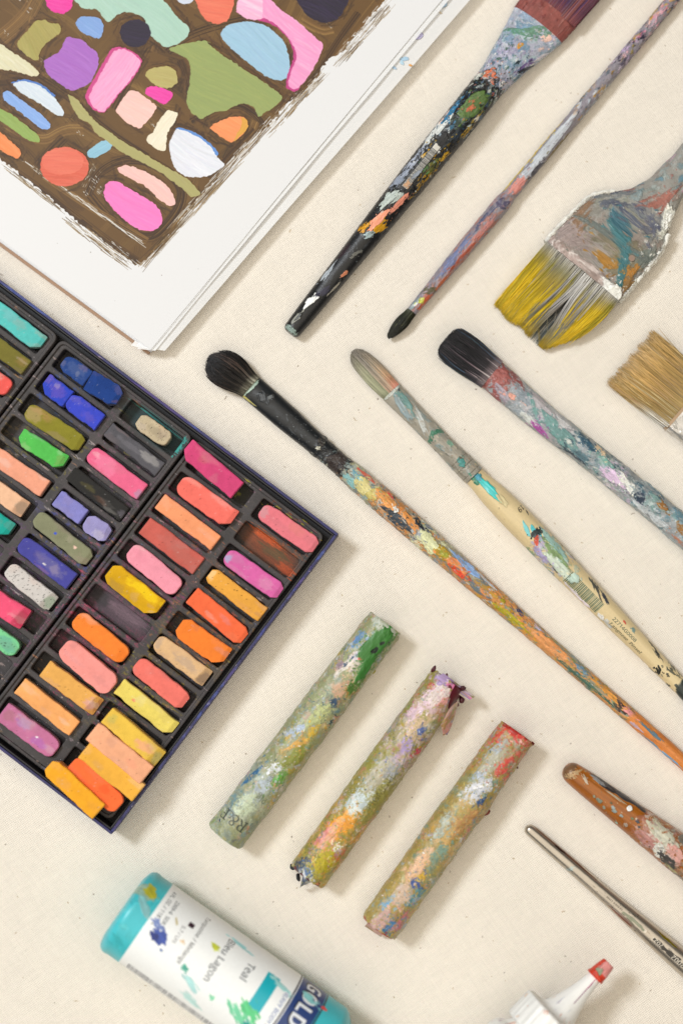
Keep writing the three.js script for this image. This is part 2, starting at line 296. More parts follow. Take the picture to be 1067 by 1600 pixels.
// ------------------------------------------------------------------ drawing pad with the abstract painting
{
  const TOP = 0.0085, c0 = at(236, 546, TOP), e0 = at(0, 373, TOP), g = thing('drawing_pad', 'white drawing pad with an abstract painting of coloured shapes on brown', 'drawing pad');
  g.position.set(c0.x, 0, c0.z); const th = Math.atan2(-(c0.z - e0.z), c0.x - e0.x); g.rotation.y = th;     // local +x runs from the far left corner to the near corner, local -z up the right-hand edge
  const loc = (px, py, y = TOP) => { const p = at(px, py, y), dx = p.x - c0.x, dz = p.z - c0.z; return [dx * Math.cos(th) - dz * Math.sin(th), dx * Math.sin(th) + dz * Math.cos(th)]; };
  const LX = 0.21, LZ = 0.262, paperM = new THREE.MeshPhysicalMaterial({ color: new THREE.Color(0.768, 0.775, 0.79), roughness: 0.75 });
  const skew = loc(690, 0), kx = skew[0] / skew[1];                     // the sheets fan out slightly along the right-hand edge
  const board = new THREE.MeshPhysicalMaterial({ color: new THREE.Color(0.42, 0.27, 0.18), roughness: 0.9 });
  const q = (dx, dz, ex = 0) => outline([[-LX + dx, dz], [dx, dz], [dx + kx * -(LZ) + ex, -LZ], [-LX + dx + kx * -LZ, -LZ]]);
  part(g, 'backing_board', slab(q(-0.0008, 0.0022), 0.0018, 0.0002), board);
  for (let i = 0; i < 9; i++) {                                        // loose leaves of paper, each a little out of line
    const R = rng(40 + i), y = 0.00182 + i * 0.00066, m = part(g, 'paper_leaf', slab(q((R() - 0.5) * 0.0012 - 0.0004, 0.0004 + (R() - 0.5) * 0.0011), 0.00056), paperM); m.position.y = y;
  }
  // the painted sheet
  const TW = 1800, TH = 2000, cw = document.createElement('canvas'), ch = document.createElement('canvas');
  cw.width = ch.width = TW; cw.height = ch.height = TH;
  const G = cw.getContext('2d'), B = ch.getContext('2d'), R = rng(77);
  const tx = (px, py) => { const [x, z] = loc(px, py); return [(x + 0.19) / 0.2 * TW, (z + 0.215) / 0.222 * TH]; };       // 0.20 x 0.222 m of the sheet carries texture
  const PX = Math.hypot(tx(101, 100)[0] - tx(100, 100)[0], tx(101, 100)[1] - tx(100, 100)[1]);
  G.fillStyle = '#e3e4e6'; G.fillRect(0, 0, TW, TH); B.fillStyle = '#000'; B.fillRect(0, 0, TW, TH);
  for (let i = 0; i < 26000; i++) { const v = 221 + R() * 12; G.fillStyle = `rgba(${v - 2},${v},${v + 2},0.35)`; G.fillRect(R() * TW, R() * TH, 1 + R() * 3, 1 + R() * 3); }
  const wobble = (pts, amt, fine = 5, seed = R() * 100) => {
    const out = [], n = pts.length;
    for (let i = 0; i < n; i++) {
      const p0 = pts[(i + n - 1) % n], p1 = pts[i], p2 = pts[(i + 1) % n], p3 = pts[(i + 2) % n], m = Math.max(2, Math.round(Math.hypot(p2[0] - p1[0], p2[1] - p1[1]) / (fine * 0.5)));
      for (let k = 0; k < m; k++) {
        const t = k / m, t2 = t * t, t3 = t2 * t, f = (a, b, c, d) => 0.5 * (2 * b + (c - a) * t + (2 * a - 5 * b + 4 * c - d) * t2 + (3 * b - a - 3 * c + d) * t3) * 0.7 + 0.3 * mix(b, c, t);
        const x = f(p0[0], p1[0], p2[0], p3[0]), y = f(p0[1], p1[1], p2[1], p3[1]);
        out.push([x + (fbm(x * 0.25 + seed, y * 0.25, 2) - 0.5) * 2 * amt, y + (fbm(x * 0.25 + seed + 70, y * 0.25, 2) - 0.5) * 2 * amt]);
      }
    }
    return out;
  };
  const trace = (C, pts) => { C.beginPath(); pts.forEach((p, i) => { const [a, b] = tx(...p); i ? C.lineTo(a, b) : C.moveTo(a, b); }); C.closePath(); };
  const css = (c, a = 1) => `rgba(${c.map((v) => Math.round(clamp(v) * 255)).join(',')},${a})`;
  const hair = (C, x, y, a, l, w, style, bend = 0) => { C.strokeStyle = style; C.lineWidth = w * PX; C.lineCap = 'round'; C.beginPath(); const ca = Math.cos(a), sa = Math.sin(a); C.moveTo(...tx(x - ca * l / 2, y - sa * l / 2)); C.quadraticCurveTo(...tx(x - sa * bend, y + ca * bend), ...tx(x + ca * l / 2, y + sa * l / 2)); C.stroke(); };
  // brown ground
  const right = [[602, 0], [575, 30], [548, 62], [533, 82], [512, 92], [494, 122], [470, 146], [446, 166], [424, 192], [398, 216], [370, 243], [340, 277], [310, 309], [288, 338], [266, 364], [240, 392], [216, 414]];
  const low = [[190, 398], [160, 374], [132, 354], [108, 334], [84, 314], [56, 290], [24, 266], [-12, 240], [-60, 205]];
  const ground = wobble([[-60, -30], [610, -30], ...right, ...low], 3.5, 4);
  G.save(); trace(G, ground); G.fillStyle = '#664922'; G.fill(); G.clip(); B.save(); trace(B, ground); B.fillStyle = 'rgb(60,60,60)'; B.fill(); B.clip();
  const browns = ['#6c5028', '#46301a', '#7b5c30', '#553c1c', '#372714', '#8a6a38', '#705326'];
  for (let i = 0; i < 240; i++) {                                       // broad streaky brush marks that follow the shapes' lanes
    const x = R() * 640 - 40, y = R() * 440 - 20, lane = fbm(x * 0.008 + 3, y * 0.008, 2), a = (lane < 0.5 ? 0.64 : -0.9) + (R() - 0.5) * 0.5, l = 40 + R() * 70, c = pick(R, browns), wd = 8 + R() * 8, bend = (R() - 0.5) * 30, nb = 11;
    for (let k = 0; k < nb; k++) { const o = (k / nb - 0.5) * wd, t = 0.2 + R() * 0.6; hair(G, x - Math.sin(a) * o, y + Math.cos(a) * o, a, l * (0.7 + R() * 0.4), 0.8, css(rgb(c), t), bend); if (k % 2) hair(B, x - Math.sin(a) * o, y + Math.cos(a) * o, a, l * 0.9, 0.7, `rgba(${R() < 0.5 ? 20 : 120},${90},${90},0.3)`, bend); }
  }
  const lane = (pts, wd, cols, al) => {                                 // one loaded brush stroke: many parallel bristle tracks
    for (let k = 0; k < wd * 1.3; k++) {
      const o = (R() - 0.5) * wd, c = pick(R, cols), t = Math.min(1, al * 1.7) * (0.35 + R() * 0.65); G.strokeStyle = css(rgb(c), t); G.lineWidth = (0.6 + R() * 1.2) * PX; B.strokeStyle = `rgba(${R() < 0.5 ? 30 : 130},90,90,0.4)`; B.lineWidth = 0.9 * PX; G.lineJoin = B.lineJoin = 'round'; G.beginPath(); B.beginPath();
      const P = pts.map((p, i) => { const a = pts[Math.max(0, i - 1)], b = pts[Math.min(pts.length - 1, i + 1)], l = Math.hypot(b[0] - a[0], b[1] - a[1]) || 1; return [p[0] - (b[1] - a[1]) / l * o + (R() - 0.5) * 1.2, p[1] + (b[0] - a[0]) / l * o + (R() - 0.5) * 1.2]; }), i0 = Math.floor(R() * (P.length - 1) * 0.3), i1 = P.length - Math.floor(R() * (P.length - 1) * 0.3);
      for (const C of [G, B]) { C.moveTo(...tx(...P[i0])); for (let i = i0 + 1; i < i1; i++) { const m = i + 1 < i1 ? [(P[i][0] + P[i + 1][0]) / 2, (P[i][1] + P[i + 1][1]) / 2] : P[i]; C.quadraticCurveTo(...tx(...P[i]), ...tx(...m)); } C.stroke(); }
    }
  };
  const DKB = ['#2f1e10', '#3c2713', '#46301a', '#523719'], LTB = ['#7d5b30', '#8a673a', '#6f4f28', '#98763f'];
  for (const [pts, wd, c, al] of [[[[138, 305], [148, 276], [176, 254], [214, 246], [258, 264], [286, 292], [282, 322], [262, 350], [236, 374], [200, 362], [166, 338], [140, 306]], 17, DKB, 0.7], [[[604, -6], [566, 44], [528, 90], [486, 132], [440, 172]], 26, LTB, 0.45], [[[560, 20], [530, 60], [500, 110], [450, 160]], 12, DKB, 0.5], [[[0, 252], [60, 292], [120, 340], [180, 386], [214, 408]], 15, DKB, 0.6], [[[70, 276], [130, 318], [190, 352], [230, 376]], 10, LTB, 0.4],
    [[[0, 60], [40, 30], [60, -10]], 24, LTB, 0.5], [[[10, 190], [60, 225], [100, 200], [130, 200]], 22, LTB, 0.5], [[[300, 170], [292, 120], [280, 95]], 12, DKB, 0.6], [[[300, 190], [330, 172], [370, 160], [400, 180], [410, 195]], 12, DKB, 0.6], [[[262, 80], [280, 60], [330, 40], [400, 25]], 14, DKB, 0.5], [[[345, 55], [400, 95], [460, 140]], 14, LTB, 0.45], [[[130, 170], [140, 130], [170, 90], [200, 70]], 14, LTB, 0.45], [[[230, 75], [215, 100], [195, 140], [180, 170]], 12, DKB, 0.5], [[[60, 120], [110, 150], [160, 200], [230, 245]], 12, DKB, 0.5], [[[340, 200], [370, 225], [390, 215], [400, 190]], 14, LTB, 0.4], [[[330, 280], [360, 245], [400, 205]], 18, DKB, 0.45], [[[100, 215], [80, 235], [60, 260]], 16, DKB, 0.5], [[[0, 130], [50, 128], [95, 155]], 10, DKB, 0.5], [[[470, 30], [500, 50], [520, 45]], 14, LTB, 0.5], [[[240, 20], [250, 50], [240, 80]], 10, LTB, 0.4]]) lane(pts, wd, c, al);
  G.restore(); B.restore();
  const fringe = (x, y, a, l, w, n, len, style) => { for (let k = 0; k < n; k++) { const r = R() - 0.5, q = R() - 0.5; hair(G, x + r * l * Math.cos(a) - Math.sin(a) * q * w, y + r * l * Math.sin(a) + Math.cos(a) * q * w, a + (R() - 0.5) * 0.14, l * len * (0.3 + R()), 0.35 + R() * 0.8, style()); } };
  const bare = (x, y, a, l, w, n) => fringe(x, y, a, l, w, Math.round(n * 0.55), 0.16, () => `rgba(226,227,228,${0.45 + R() * 0.5})`);
  const drag = (x, y, a, l, w, n) => fringe(x, y, a, l, w * 1.15, Math.round(n * 1.5), 0.2, () => css(rgb(pick(R, browns)), 0.35 + R() * 0.5));
  drag(322, 304, -0.83, 260, 13, 120); drag(462, 162, -0.82, 120, 11, 60); drag(570, 50, -0.85, 120, 14, 60); drag(156, 376, 0.66, 120, 18, 90); drag(50, 292, 0.66, 120, 6, 30); drag(246, 388, -0.85, 70, 12, 40);
  bare(148, 328, 0.61, 170, 5, 90); bare(160, 300, 0.75, 50, 14, 30); bare(142, 268, -1.1, 50, 10, 26); bare(440, 168, -0.82, 90, 10, 40); bare(340, 276, -0.83, 190, 9, 90); bare(40, 252, 0.66, 90, 5, 30); bare(560, 50, -0.85, 90, 12, 40); bare(470, 140, -0.8, 80, 8, 30); bare(195, 395, 0.66, 60, 8, 24);
  for (const [x, y, w] of [[41, 6, 9], [122, 136, 3], [126, 210, 4], [146, 262, 8], [150, 278, 5], [66, 96, 4], [10, 50, 4], [135, 300, 5], [240, 195, 3], [516, 40, 4]]) bare(x, y, 0.9, w * 3, w * 1.3, 12);
  // painted shapes: [colour, outline in the order walked, angle of the brush marks, second colour]
  const z1 = (a) => a.map(([x, y]) => [x / 2.667, y / 2.667]), z2 = (a) => a.map(([x, y]) => [x / 2.54 + 300, y / 2.54]), z3 = (a) => a.map(([x, y]) => [x / 2.667, y / 2.667 + 250]);
  const blob = (cx, cy, rx, ry, n = 12) => Array.from({ length: n }, (_, i) => [cx + rx * Math.cos(i / n * 6.283), cy + ry * Math.sin(i / n * 6.283)]);
  const shapes = [
    ['#e8379e', z1([[195, -20], [297, -20], [300, 30], [270, 55], [225, 50], [195, 20]]), 0.4, '#f05bb4'],
    ['#a59a55', z1([[150, 88], [190, 82], [200, 92], [245, 100], [255, 130], [215, 165], [185, 190], [165, 225], [165, 245], [145, 252], [80, 205], [78, 170], [130, 110]]), 1.0, '#b3a866'],
    ['#7fa3dc', z1([[345, 68], [400, 70], [430, 95], [430, 130], [415, 160], [380, 152], [345, 138], [318, 105], [320, 85]]), 0.5, '#93b3e6'],
    ['#a9cdbd', z1([[320, -20], [640, -20], [740, 70], [790, 120], [770, 165], [720, 190], [690, 198], [660, 175], [625, 140], [600, 75], [540, 50], [490, 60], [455, 92], [430, 70], [405, 40], [350, 35], [325, 15]]), 0.7, '#b6d6c8'],
    ['#241a30', z1(blob(565, 138, 65, 58)), 0.3, '#2f2340'],
    ['#a868c2', z1([[285, 152], [340, 165], [370, 190], [405, 220], [413, 260], [395, 310], [370, 350], [300, 378], [245, 345], [195, 300], [188, 250], [250, 215], [270, 170]]), 0.6, '#b277cb'],
    ['#d24a8e', z1([[478, 198], [532, 203], [590, 245], [582, 284], [540, 345], [500, 390], [435, 468], [390, 455], [356, 402], [398, 318], [448, 230]]), -0.95, '#c03a80'],
    ['#f19fcb', z1([[490, 205], [535, 210], [584, 250], [578, 282], [538, 340], [498, 385], [435, 463], [398, 452], [372, 404], [412, 325], [460, 238]]), -0.95, '#f7bcdb'],
    ['#9cc3dd', z2([[115, 130], [150, 95], [230, 85], [300, 105], [360, 160], [385, 220], [388, 280], [375, 310], [345, 320], [290, 300], [200, 230], [125, 160]]), 0.7, '#a9cde4'],
    ['#c33f86', z2([[225, 62], [258, 78], [330, 104], [384, 158], [403, 210], [398, 250], [378, 300], [376, 350], [410, 362], [430, 330], [420, 200], [330, 80]]), 0.9, '#b03577'],
    ['#f09ccb', z2([[200, -20], [290, -20], [350, 35], [420, 85], [475, 135], [520, 180], [500, 240], [470, 290], [440, 330], [410, 355], [384, 340], [388, 300], [412, 240], [412, 200], [382, 150], [322, 88], [252, 63], [180, 50], [180, 30]]), 0.75, '#f8c6e0'],
    ['#e8735a', z2([[20, -20], [160, -20], [160, 40], [140, 80], [100, 95], [60, 80], [30, 40]]), 0.3, '#ef8467'],
    ['#241a30', z2([[420, -20], [615, -20], [600, 45], [570, 80], [520, 90], [470, 70], [440, 40]]), 0.5, '#33264a'],
    ['#94a262', [...z1([[705, 205], [750, 185], [850, 168], [885, 180]]), ...z2([[60, 165], [110, 210], [200, 270], [270, 315], [340, 365], [358, 385], [340, 415], [300, 440], [265, 462], [240, 420], [190, 412], [130, 440], [90, 445], [40, 470]]), ...z1([[840, 495], [800, 470], [778, 430], [790, 350], [795, 290], [780, 245]])], 0.5, '#a5ae66'],
    ['#b5aa68', z1([[630, 285], [700, 275], [735, 300], [738, 345], [700, 368], [650, 355], [605, 315]]), 0.2, '#c1b777'],
    ['#ea3fa6', z1([[615, 365], [650, 358], [720, 385], [715, 410], [685, 435], [640, 410], [605, 390]]), 0.4, '#f362ba'],
    ['#f5c5bd', z1([[535, 380], [570, 380], [620, 415], [652, 445], [635, 480], [600, 520], [575, 535], [530, 510], [485, 465], [500, 430]]), 0.6, '#f8d2cb'],
    ['#ece5cc', z1([[700, 460], [740, 470], [735, 500], [705, 540], [695, 575], [690, 625], [650, 620], [610, 580], [640, 545], [665, 500]]), -0.9, '#f4efdd'],
    ['#5f8fd6', z1([[735, 531], [775, 536], [836, 566], [886, 606], [912, 640], [890, 650], [800, 600], [740, 560]]), 0.6, '#5f8fd6'],
    ['#dfe3ee', z1([[735, 538], [770, 543], [830, 573], [880, 613], [910, 660], [935, 685], [915, 705], [860, 735], [780, 735], [730, 700], [705, 610], [720, 570]]), 0.5, '#f1f3f8'],
    ['#f2935a', z1([[875, 528], [950, 490], [1015, 488], [1033, 520], [1010, 560], [965, 592], [920, 570], [890, 545]]), 0.6, '#f6a671'],
    ['#dca03f', z1([[1005, 490], [1030, 500], [1033, 530], [1000, 566], [975, 588], [985, 560], [1010, 520]]), -0.9, '#e2ac50'],
    ['#8fc0d6', z1([[370, 625], [420, 590], [470, 578], [478, 600], [440, 635], [395, 658], [365, 650]]), -0.5, '#9ccbe0'],
    ['#d8614a', z1(blob(270, 694, 102, 82)), 0.2, '#e57a63'], ['#e2705a', z1(blob(262, 672, 88, 56)), 0.1, '#ea8069'],
    ['#aaa46a', [[107, 148], [122, 156], [144, 184], [169, 204], [199, 225], [225, 240], [262, 262], [292, 279], [313, 302], [300, 308], [285, 295], [255, 272], [225, 255], [195, 240], [170, 222], [150, 208], [143, 195], [125, 185], [113, 165]], 0.65, '#b7b27a'],
    ['#4d79c4', z1([[45, 345], [100, 330], [172, 350], [234, 402], [200, 400], [100, 350]]), 0.6, '#4d79c4'],
    ['#cfdbe8', z1([[55, 348], [100, 339], [170, 359], [228, 408], [265, 460], [260, 485], [215, 465], [150, 420], [90, 388]]), 0.65, '#e3ebf2'],
    ['#86abe6', z1([[15, 385], [40, 380], [110, 430], [190, 490], [213, 520], [200, 540], [165, 530], [90, 470], [20, 415]]), 0.65, '#97b8ee'],
    ['#8fa957', z1([[-30, 445], [40, 470], [110, 520], [165, 570], [165, 592], [120, 585], [50, 535], [-30, 480]]), 0.65, '#9db56a'],
    ['#ec8a4f', z1([[-40, 515], [50, 590], [85, 625], [85, 650], [60, 657], [-40, 590]]), 0.65, '#f29d66'],
    ['#d8d3b0', z1([[-40, 160], [50, 215], [100, 245], [150, 285], [165, 305], [140, 318], [60, 295], [-40, 275]]), 0.6, '#e6e3cd'],
    ['#f57cc4', z3([[440, 105], [460, 87], [500, 95], [570, 135], [640, 180], [675, 225], [675, 265], [640, 292], [590, 292], [530, 260], [470, 200], [435, 150]]), 0.6, '#f78dcc'],
    ['#f3c1bb', z3([[490, 35], [530, 22], [600, 45], [670, 85], [715, 130], [733, 180], [705, 190], [660, 160], [600, 105], [520, 65]]), 0.7, '#f8d2cc'],
    ['#cfd8ea', z1([[738, -15], [805, -15], [800, 8], [770, 17], [745, 8]]), 0.2, '#dfe6f2'], ['#f3b4d6', z1([[985, 40], [1002, -10], [1090, -10], [1090, 75], [1030, 78]]), 0.3, '#fbe0ee'],
  ];
  G.save(); trace(G, ground); G.clip();
  for (const [, pts] of shapes) { const w = wobble(pts, 1.5, 3); for (let i = 0; i < w.length; i += 3) { const p = w[i], q = w[(i + 3) % w.length], a = Math.atan2(q[1] - p[1], q[0] - p[0]), o = 1 + R() * 9; if (fbm(p[0] * 0.025, p[1] * 0.025 + 5, 2) > 0.5) for (const sd of [-1, 1]) hair(G, p[0] - Math.sin(a) * o * sd, p[1] + Math.cos(a) * o * sd, a, 14 + R() * 18, 1 + R() * 3, css(rgb(pick(R, ['#33200f', '#3d2813', '#4a3018', '#5a3d1e', '#6e4f2c'])), 0.22 + R() * 0.3), 2); } }
  G.restore();
  for (const [col, pts, ang, col2] of shapes) {
    const w = wobble(pts, 1.5, 3), xs = w.map((p) => p[0]), ys = w.map((p) => p[1]), x0 = Math.min(...xs), x1 = Math.max(...xs), y0 = Math.min(...ys), y1 = Math.max(...ys), area = (x1 - x0) * (y1 - y0), c = rgb(col), c2 = rgb(col2);
    G.save(); B.save(); trace(G, w); G.fillStyle = col; G.fill(); G.clip(); trace(B, w); B.fillStyle = 'rgb(140,140,140)'; B.fill(); B.strokeStyle = 'rgb(190,190,190)'; B.lineWidth = 2.2 * PX; B.stroke(); B.clip();
    const n = Math.round(clamp(area / 22, 20, 420));
    for (let i = 0; i < n; i++) {
      const x = mix(x0, x1, R()), y = mix(y0, y1, R()), a = ang + (R() - 0.5) * 0.25 + Math.sin(x * 0.05) * 0.15, l = 14 + R() * 40, dk = R() < 0.5;
      hair(G, x, y, a, l, 0.8 + R() * 2.6, css(dk ? c2 : c.map((v) => v * (0.92 + R() * 0.06)), 0.06 + R() * 0.2), (R() - 0.5) * 6);
      hair(B, x, y, a, l, 0.5 + R(), `rgba(${dk ? 190 : 90},150,150,0.35)`, (R() - 0.5) * 6);
    }
    G.restore(); B.restore();
  }
  for (const [x, y, r] of [[142, 394, 0.9], [253, 430, 0.8], [203, 524, 1.2], [180, 470, 0.5], [310, 420, 0.5], [90, 380, 0.6]]) { G.fillStyle = 'rgba(120,110,100,0.7)'; G.beginPath(); G.arc(...tx(x, y), r * PX, 0, 7); G.fill(); }
  const cd = new Uint8Array(G.getImageData(0, 0, TW, TH).data.buffer.slice(0)), hd = B.getImageData(0, 0, TW, TH).data, hf = new Float32Array(TW * TH);
  for (let n = 0; n < TW * TH; n++) { cd[n * 4 + 3] = 255; hf[n] = hd[n * 4] / 255; }
  const map = dataTex(TW, TH, cd, true), bm = greyTex(TW, TH, hf); for (const t of [map, bm]) t.wrapS = t.wrapT = THREE.ClampToEdgeWrapping;
  const sheet = planarUV(slab(q(0, 0), 0.00045), -0.19, -0.215, 0.2, 0.222);
  const sm = part(g, 'painted_sheet', sheet, new THREE.MeshPhysicalMaterial({ map, bumpMap: bm, bumpScale: 0.00016, roughness: 0.6 }), 'heavy white paper with abstract painting of coloured shapes on brown'); sm.position.y = TOP - 0.0006;

  const crumbs = [];
  // translucent glassine sheets that stick out along the right-hand edge
  const film = new THREE.MeshPhysicalMaterial({ color: new THREE.Color(0.93, 0.94, 0.95), roughness: 0.6, transmission: 0.28, thickness: 0, side: THREE.DoubleSide });
  const sheetStrip = (inner, outer, h, seed, name, mat) => {
    const pos = [], idx = [], NU = 60, NV = 14;
    for (let i = 0; i <= NU; i++) for (let j = 0; j <= NV; j++) {
      const u = i / NU, v = j / NV, a = inner(u), b = outer(u), px = mix(a[0], b[0], v), py = mix(a[1], b[1], v), y = h(u, v) + (fbm(u * 9 + seed, v * 1.6, 2) - 0.5) * 0.0008 * v, [x, z] = loc(px, py, y);
      pos.push(x, y, z);
    }
    for (let i = 0; i < NU; i++) for (let j = 0; j < NV; j++) { const p = i * (NV + 1) + j; idx.push(p, p + 1, p + NV + 1, p + 1, p + NV + 2, p + NV + 1); }
    return part(g, name, geom(pos, idx), mat);
  };
  const line = (pts) => (u) => { const f = u * (pts.length - 1), i = Math.min(pts.length - 2, Math.floor(f)), t = f - i; return [mix(pts[i][0], pts[i + 1][0], t), mix(pts[i][1], pts[i + 1][1], t)]; };
  sheetStrip(line([[205, 540], [288, 440], [370, 340], [450, 245], [532, 148], [616, 46], [704, -60]]), line([[258, 548], [344, 449], [431, 348], [518, 249], [605, 149], [692, 48], [786, -60]]), (u, v) => 0.0064 + 0.0003 * Math.sin(u * 9 + 1) * v, 3, 'glassine_sheet', film);
  sheetStrip(line([[215, 545], [370, 352], [530, 160], [710, -55]]), line([[243, 548], [300, 478], [405, 352], [505, 232], [600, 120], [705, -5], [750, -60]]), (u, v) => 0.0073 + 0.0006 * v, 9, 'glassine_sheet', film);
  for (const [px, py, r, hex] of [[693, 6, 1.9, '#a9c4dc'], [655, 56, 1.8, '#b9b4d8'], [648, 50, 1.2, '#c2bce0'], [640, 66, 1.0, '#cfcbe6'], [632, 92, 1.5, '#a8c8e0'], [628, 98, 1.1, '#b4d2e4'], [616, 106, 0.8, '#a9c4dc'], [641, 102, 0.7, '#e0a04c'], [688, 20, 0.6, '#c8b89c'], [428, 297, 0.35, '#55504a'], [643, 46, 0.5, '#6c6a70']]) { const [x, z] = loc(px, py, 0.0068); crumbs.push([x, 0.00685, z, r * 0.0008, hex, px]); }
  sheetStrip(line([[212, 542], [370, 345], [530, 155], [700, -55]]), line([[238, 546], [292, 482], [398, 352], [498, 230], [590, 120], [692, -5], [738, -60]]), (u, v) => 0.0070 + 0.0011 * v, 12, 'glassine_sheet', film);
  for (const [x, y, z, r, hex, sd] of crumbs) { const f = new THREE.SphereGeometry(r, 14, 6), q = f.attributes.position; for (let i = 0; i < q.count; i++) { const a = Math.atan2(q.getZ(i), q.getX(i)), k = 0.5 + 1.0 * fbm(Math.cos(a) * 1.6 + sd, Math.sin(a) * 1.6, 3); q.setXYZ(i, q.getX(i) * k * 1.7, q.getY(i) * 0.04, q.getZ(i) * k); } f.computeVertexNormals(); const m = part(g, 'paint_fleck', f, new THREE.MeshPhysicalMaterial({ color: new THREE.Color(...lin(rgb(hex))), roughness: 0.6 })); m.position.set(x, y, z); m.rotation.y = sd; }
}

// ------------------------------------------------------------------ pastel box with three plastic trays
const BOX = {};
{
  const RIM = 0.0152, c = at(529, 834, RIM), e = at(0, 436, RIM), g = thing('pastel_box', 'open blue cardboard box with black plastic trays holding pastel sticks', 'pastel box');
  const th = Math.atan2(-(c.z - e.z), c.x - e.x); g.position.set(c.x, 0, c.z); g.rotation.y = th;
  const P = MPP * (camera.position.y - 0.012) / camera.position.y, X0 = -806 * P, Z1 = 580 * P, T = 0.0013;
  Object.assign(BOX, { P, th, c });
  const R = rng(12);
  // print on the outside: dark blue paper with worn pale edges
  const sk = new Skin(600, 60, 31, 1.2).plain('#2a2a5c', 0.25, 0.08); sk.scatter(90, 0, 600, ['#39408a', '#22224a', '#4a3a78', '#3f55a0'], 3, 12, 4); sk.scatter(60, 0, 600, ['#c9c6c8', '#8a86a0', '#b09aa8'], 0.8, 2.2, 3); sk.grain(0.2, 0.6, 0.1);
  const blue = sk.material({ m: { roughness: 0.5 } });
  const wall = (x0, x1, z0, z1, name = 'side_wall', mat = blue, y0 = 0, y1 = RIM) => {
    const b = slab(roundedRect(x0, z0, x1, z1, 0.0004), y1 - y0, 0.0002); const p = b.attributes.position, u = [], long = x1 - x0 > z1 - z0;
    for (let i = 0; i < p.count; i++) u.push(((long ? p.getX(i) - x0 : p.getZ(i) - z0) / 0.19) % 1, clamp((p.getY(i) + (long ? p.getZ(i) - z0 : p.getX(i) - x0)) / 0.018));
    b.setAttribute('uv', new THREE.Float32BufferAttribute(u, 2)); const m = part(g, name, b, mat); m.position.y = y0; return m;
  };
  wall(X0, 0, 0, T); wall(X0, 0, Z1 - T, Z1); wall(-T, 0, T + 0.00005, Z1 - T - 0.00005); wall(X0, X0 + T, T + 0.00005, Z1 - T - 0.00005);
  const black = new THREE.MeshPhysicalMaterial({ color: new THREE.Color(0.018, 0.017, 0.019), roughness: 0.55 });
  const D2 = 0.0008, i0 = T + 0.0001;                                   // thin black lining inside
  wall(X0 + i0, -i0, i0, i0 + D2, 'inner_lining', black, 0.0013, RIM - 0.0009); wall(X0 + i0, -i0, Z1 - i0 - D2, Z1 - i0, 'inner_lining', black, 0.0013, RIM - 0.0009); wall(-i0 - D2, -i0, i0 + D2, Z1 - i0 - D2, 'inner_lining', black, 0.0013, RIM - 0.0009);
  part(g, 'base_panel', slab(roundedRect(X0 + T, T, -T, Z1 - T, 0.0005), 0.0012), black).position.y = 0.00005;

  // plastic with pastel dust: colour over the whole inside, in photograph pixels of the box's own axes
  const dust = new Skin(806, 580, 91, 2.0), pal = ['#7d6a74', '#6a5560', '#8c7a6c', '#59607c', '#93808a', '#6d6440'];
  dust.x0 = 0; dust.plain('#3b3737', 0.12, 0.05); dust.R = rng(8);
  const dd = (a, b, ra, rb, hex, o) => dust.daub(a + 806, b - 290, ra, rb, 0, hex, { h: 0.08, soft: 0.5, ...o });
  for (let i = 0; i < 420; i++) dd(-R() * 806, R() * 580, 8 + R() * 26, 5 + R() * 14, pick(R, ['#454042', '#2c2a2b', '#4c4444', '#3f383c', '#353335']), { a: 0.5, edge: 0.8, dry: 0.5 });
  for (let i = 0; i < 2600; i++) dd(-R() * 806, R() * 580, 0.6 + R() * R() * 3.2, 0.5 + R() * 1.1, pick(R, [...pal, '#b39a8e', '#a8a0a4', '#6a6468']), { a: 0.35 + R() * 0.5, edge: 0.8, soft: 0.3, dry: 0.6 });
  for (let k = 0; k < 4; k++) for (const [a0, b0, hex, n] of [[-200, 200, '#5e3a4c', 60], [-128, 160, '#8a5038', 26], [-270, 250, '#8a4a5c', 40], [-400, 60, '#5a4450', 40], [-536, 200, '#6a5a44', 40], [-330, 140, '#6a4a5a', 40], [-90, 260, '#8c5a34', 30], [-20, 240, '#8a4638', 20], [-128, 380, '#8a8030', 26], [-330, 420, '#6c3c58', 50], [-185, 250, '#6e3050', 60], [-205, 300, '#6c3a56', 60], [-200, 355, '#8a3a52', 46], [-150, 420, '#77304a', 40], [-60, 60, '#8a4526', 26], [-240, 330, '#a8405c', 30], [-60, 200, '#7c5a2c', 26], [-80, 330, '#7a6a1e', 30], [-330, 250, '#3a3f80', 40], [-460, 90, '#30406e', 26], [-380, 330, '#54305a', 40], [-400, 430, '#7a3a50', 30], [-205, 140, '#7a3550', 30], [-450, 170, '#6e6620', 22]])
    for (let i = 0; i < n; i++) dd(a0 + (R() - 0.5) * 110, b0 + (R() - 0.5) * 90, 0.8 + R() * 5, 0.6 + R() * 2.6, hex, { a: 0.35 + R() * 0.5, edge: 0.9, dry: 0.8, soft: 0.4 });
  for (let k = 0; k < 150; k++) { const [a0, b0, hex] = pick(R, [[-190, 280, '#7a3f58'], [-230, 340, '#7c3a50'], [-200, 200, '#6a4a58'], [-400, 380, '#6a3c58'], [-330, 300, '#4c4a78'], [-60, 300, '#7a6440'], [-130, 430, '#74643c'], [-60, 120, '#8a5236'], [-330, 160, '#5c4a56']]); dd(a0 + (R() - 0.5) * 150, b0 + (R() - 0.5) * 130, 6 + R() * 16, 4 + R() * 8, hex, { a: 0.18 + R() * 0.22, edge: 1.0, dry: 0.9, soft: 0.6 }); }
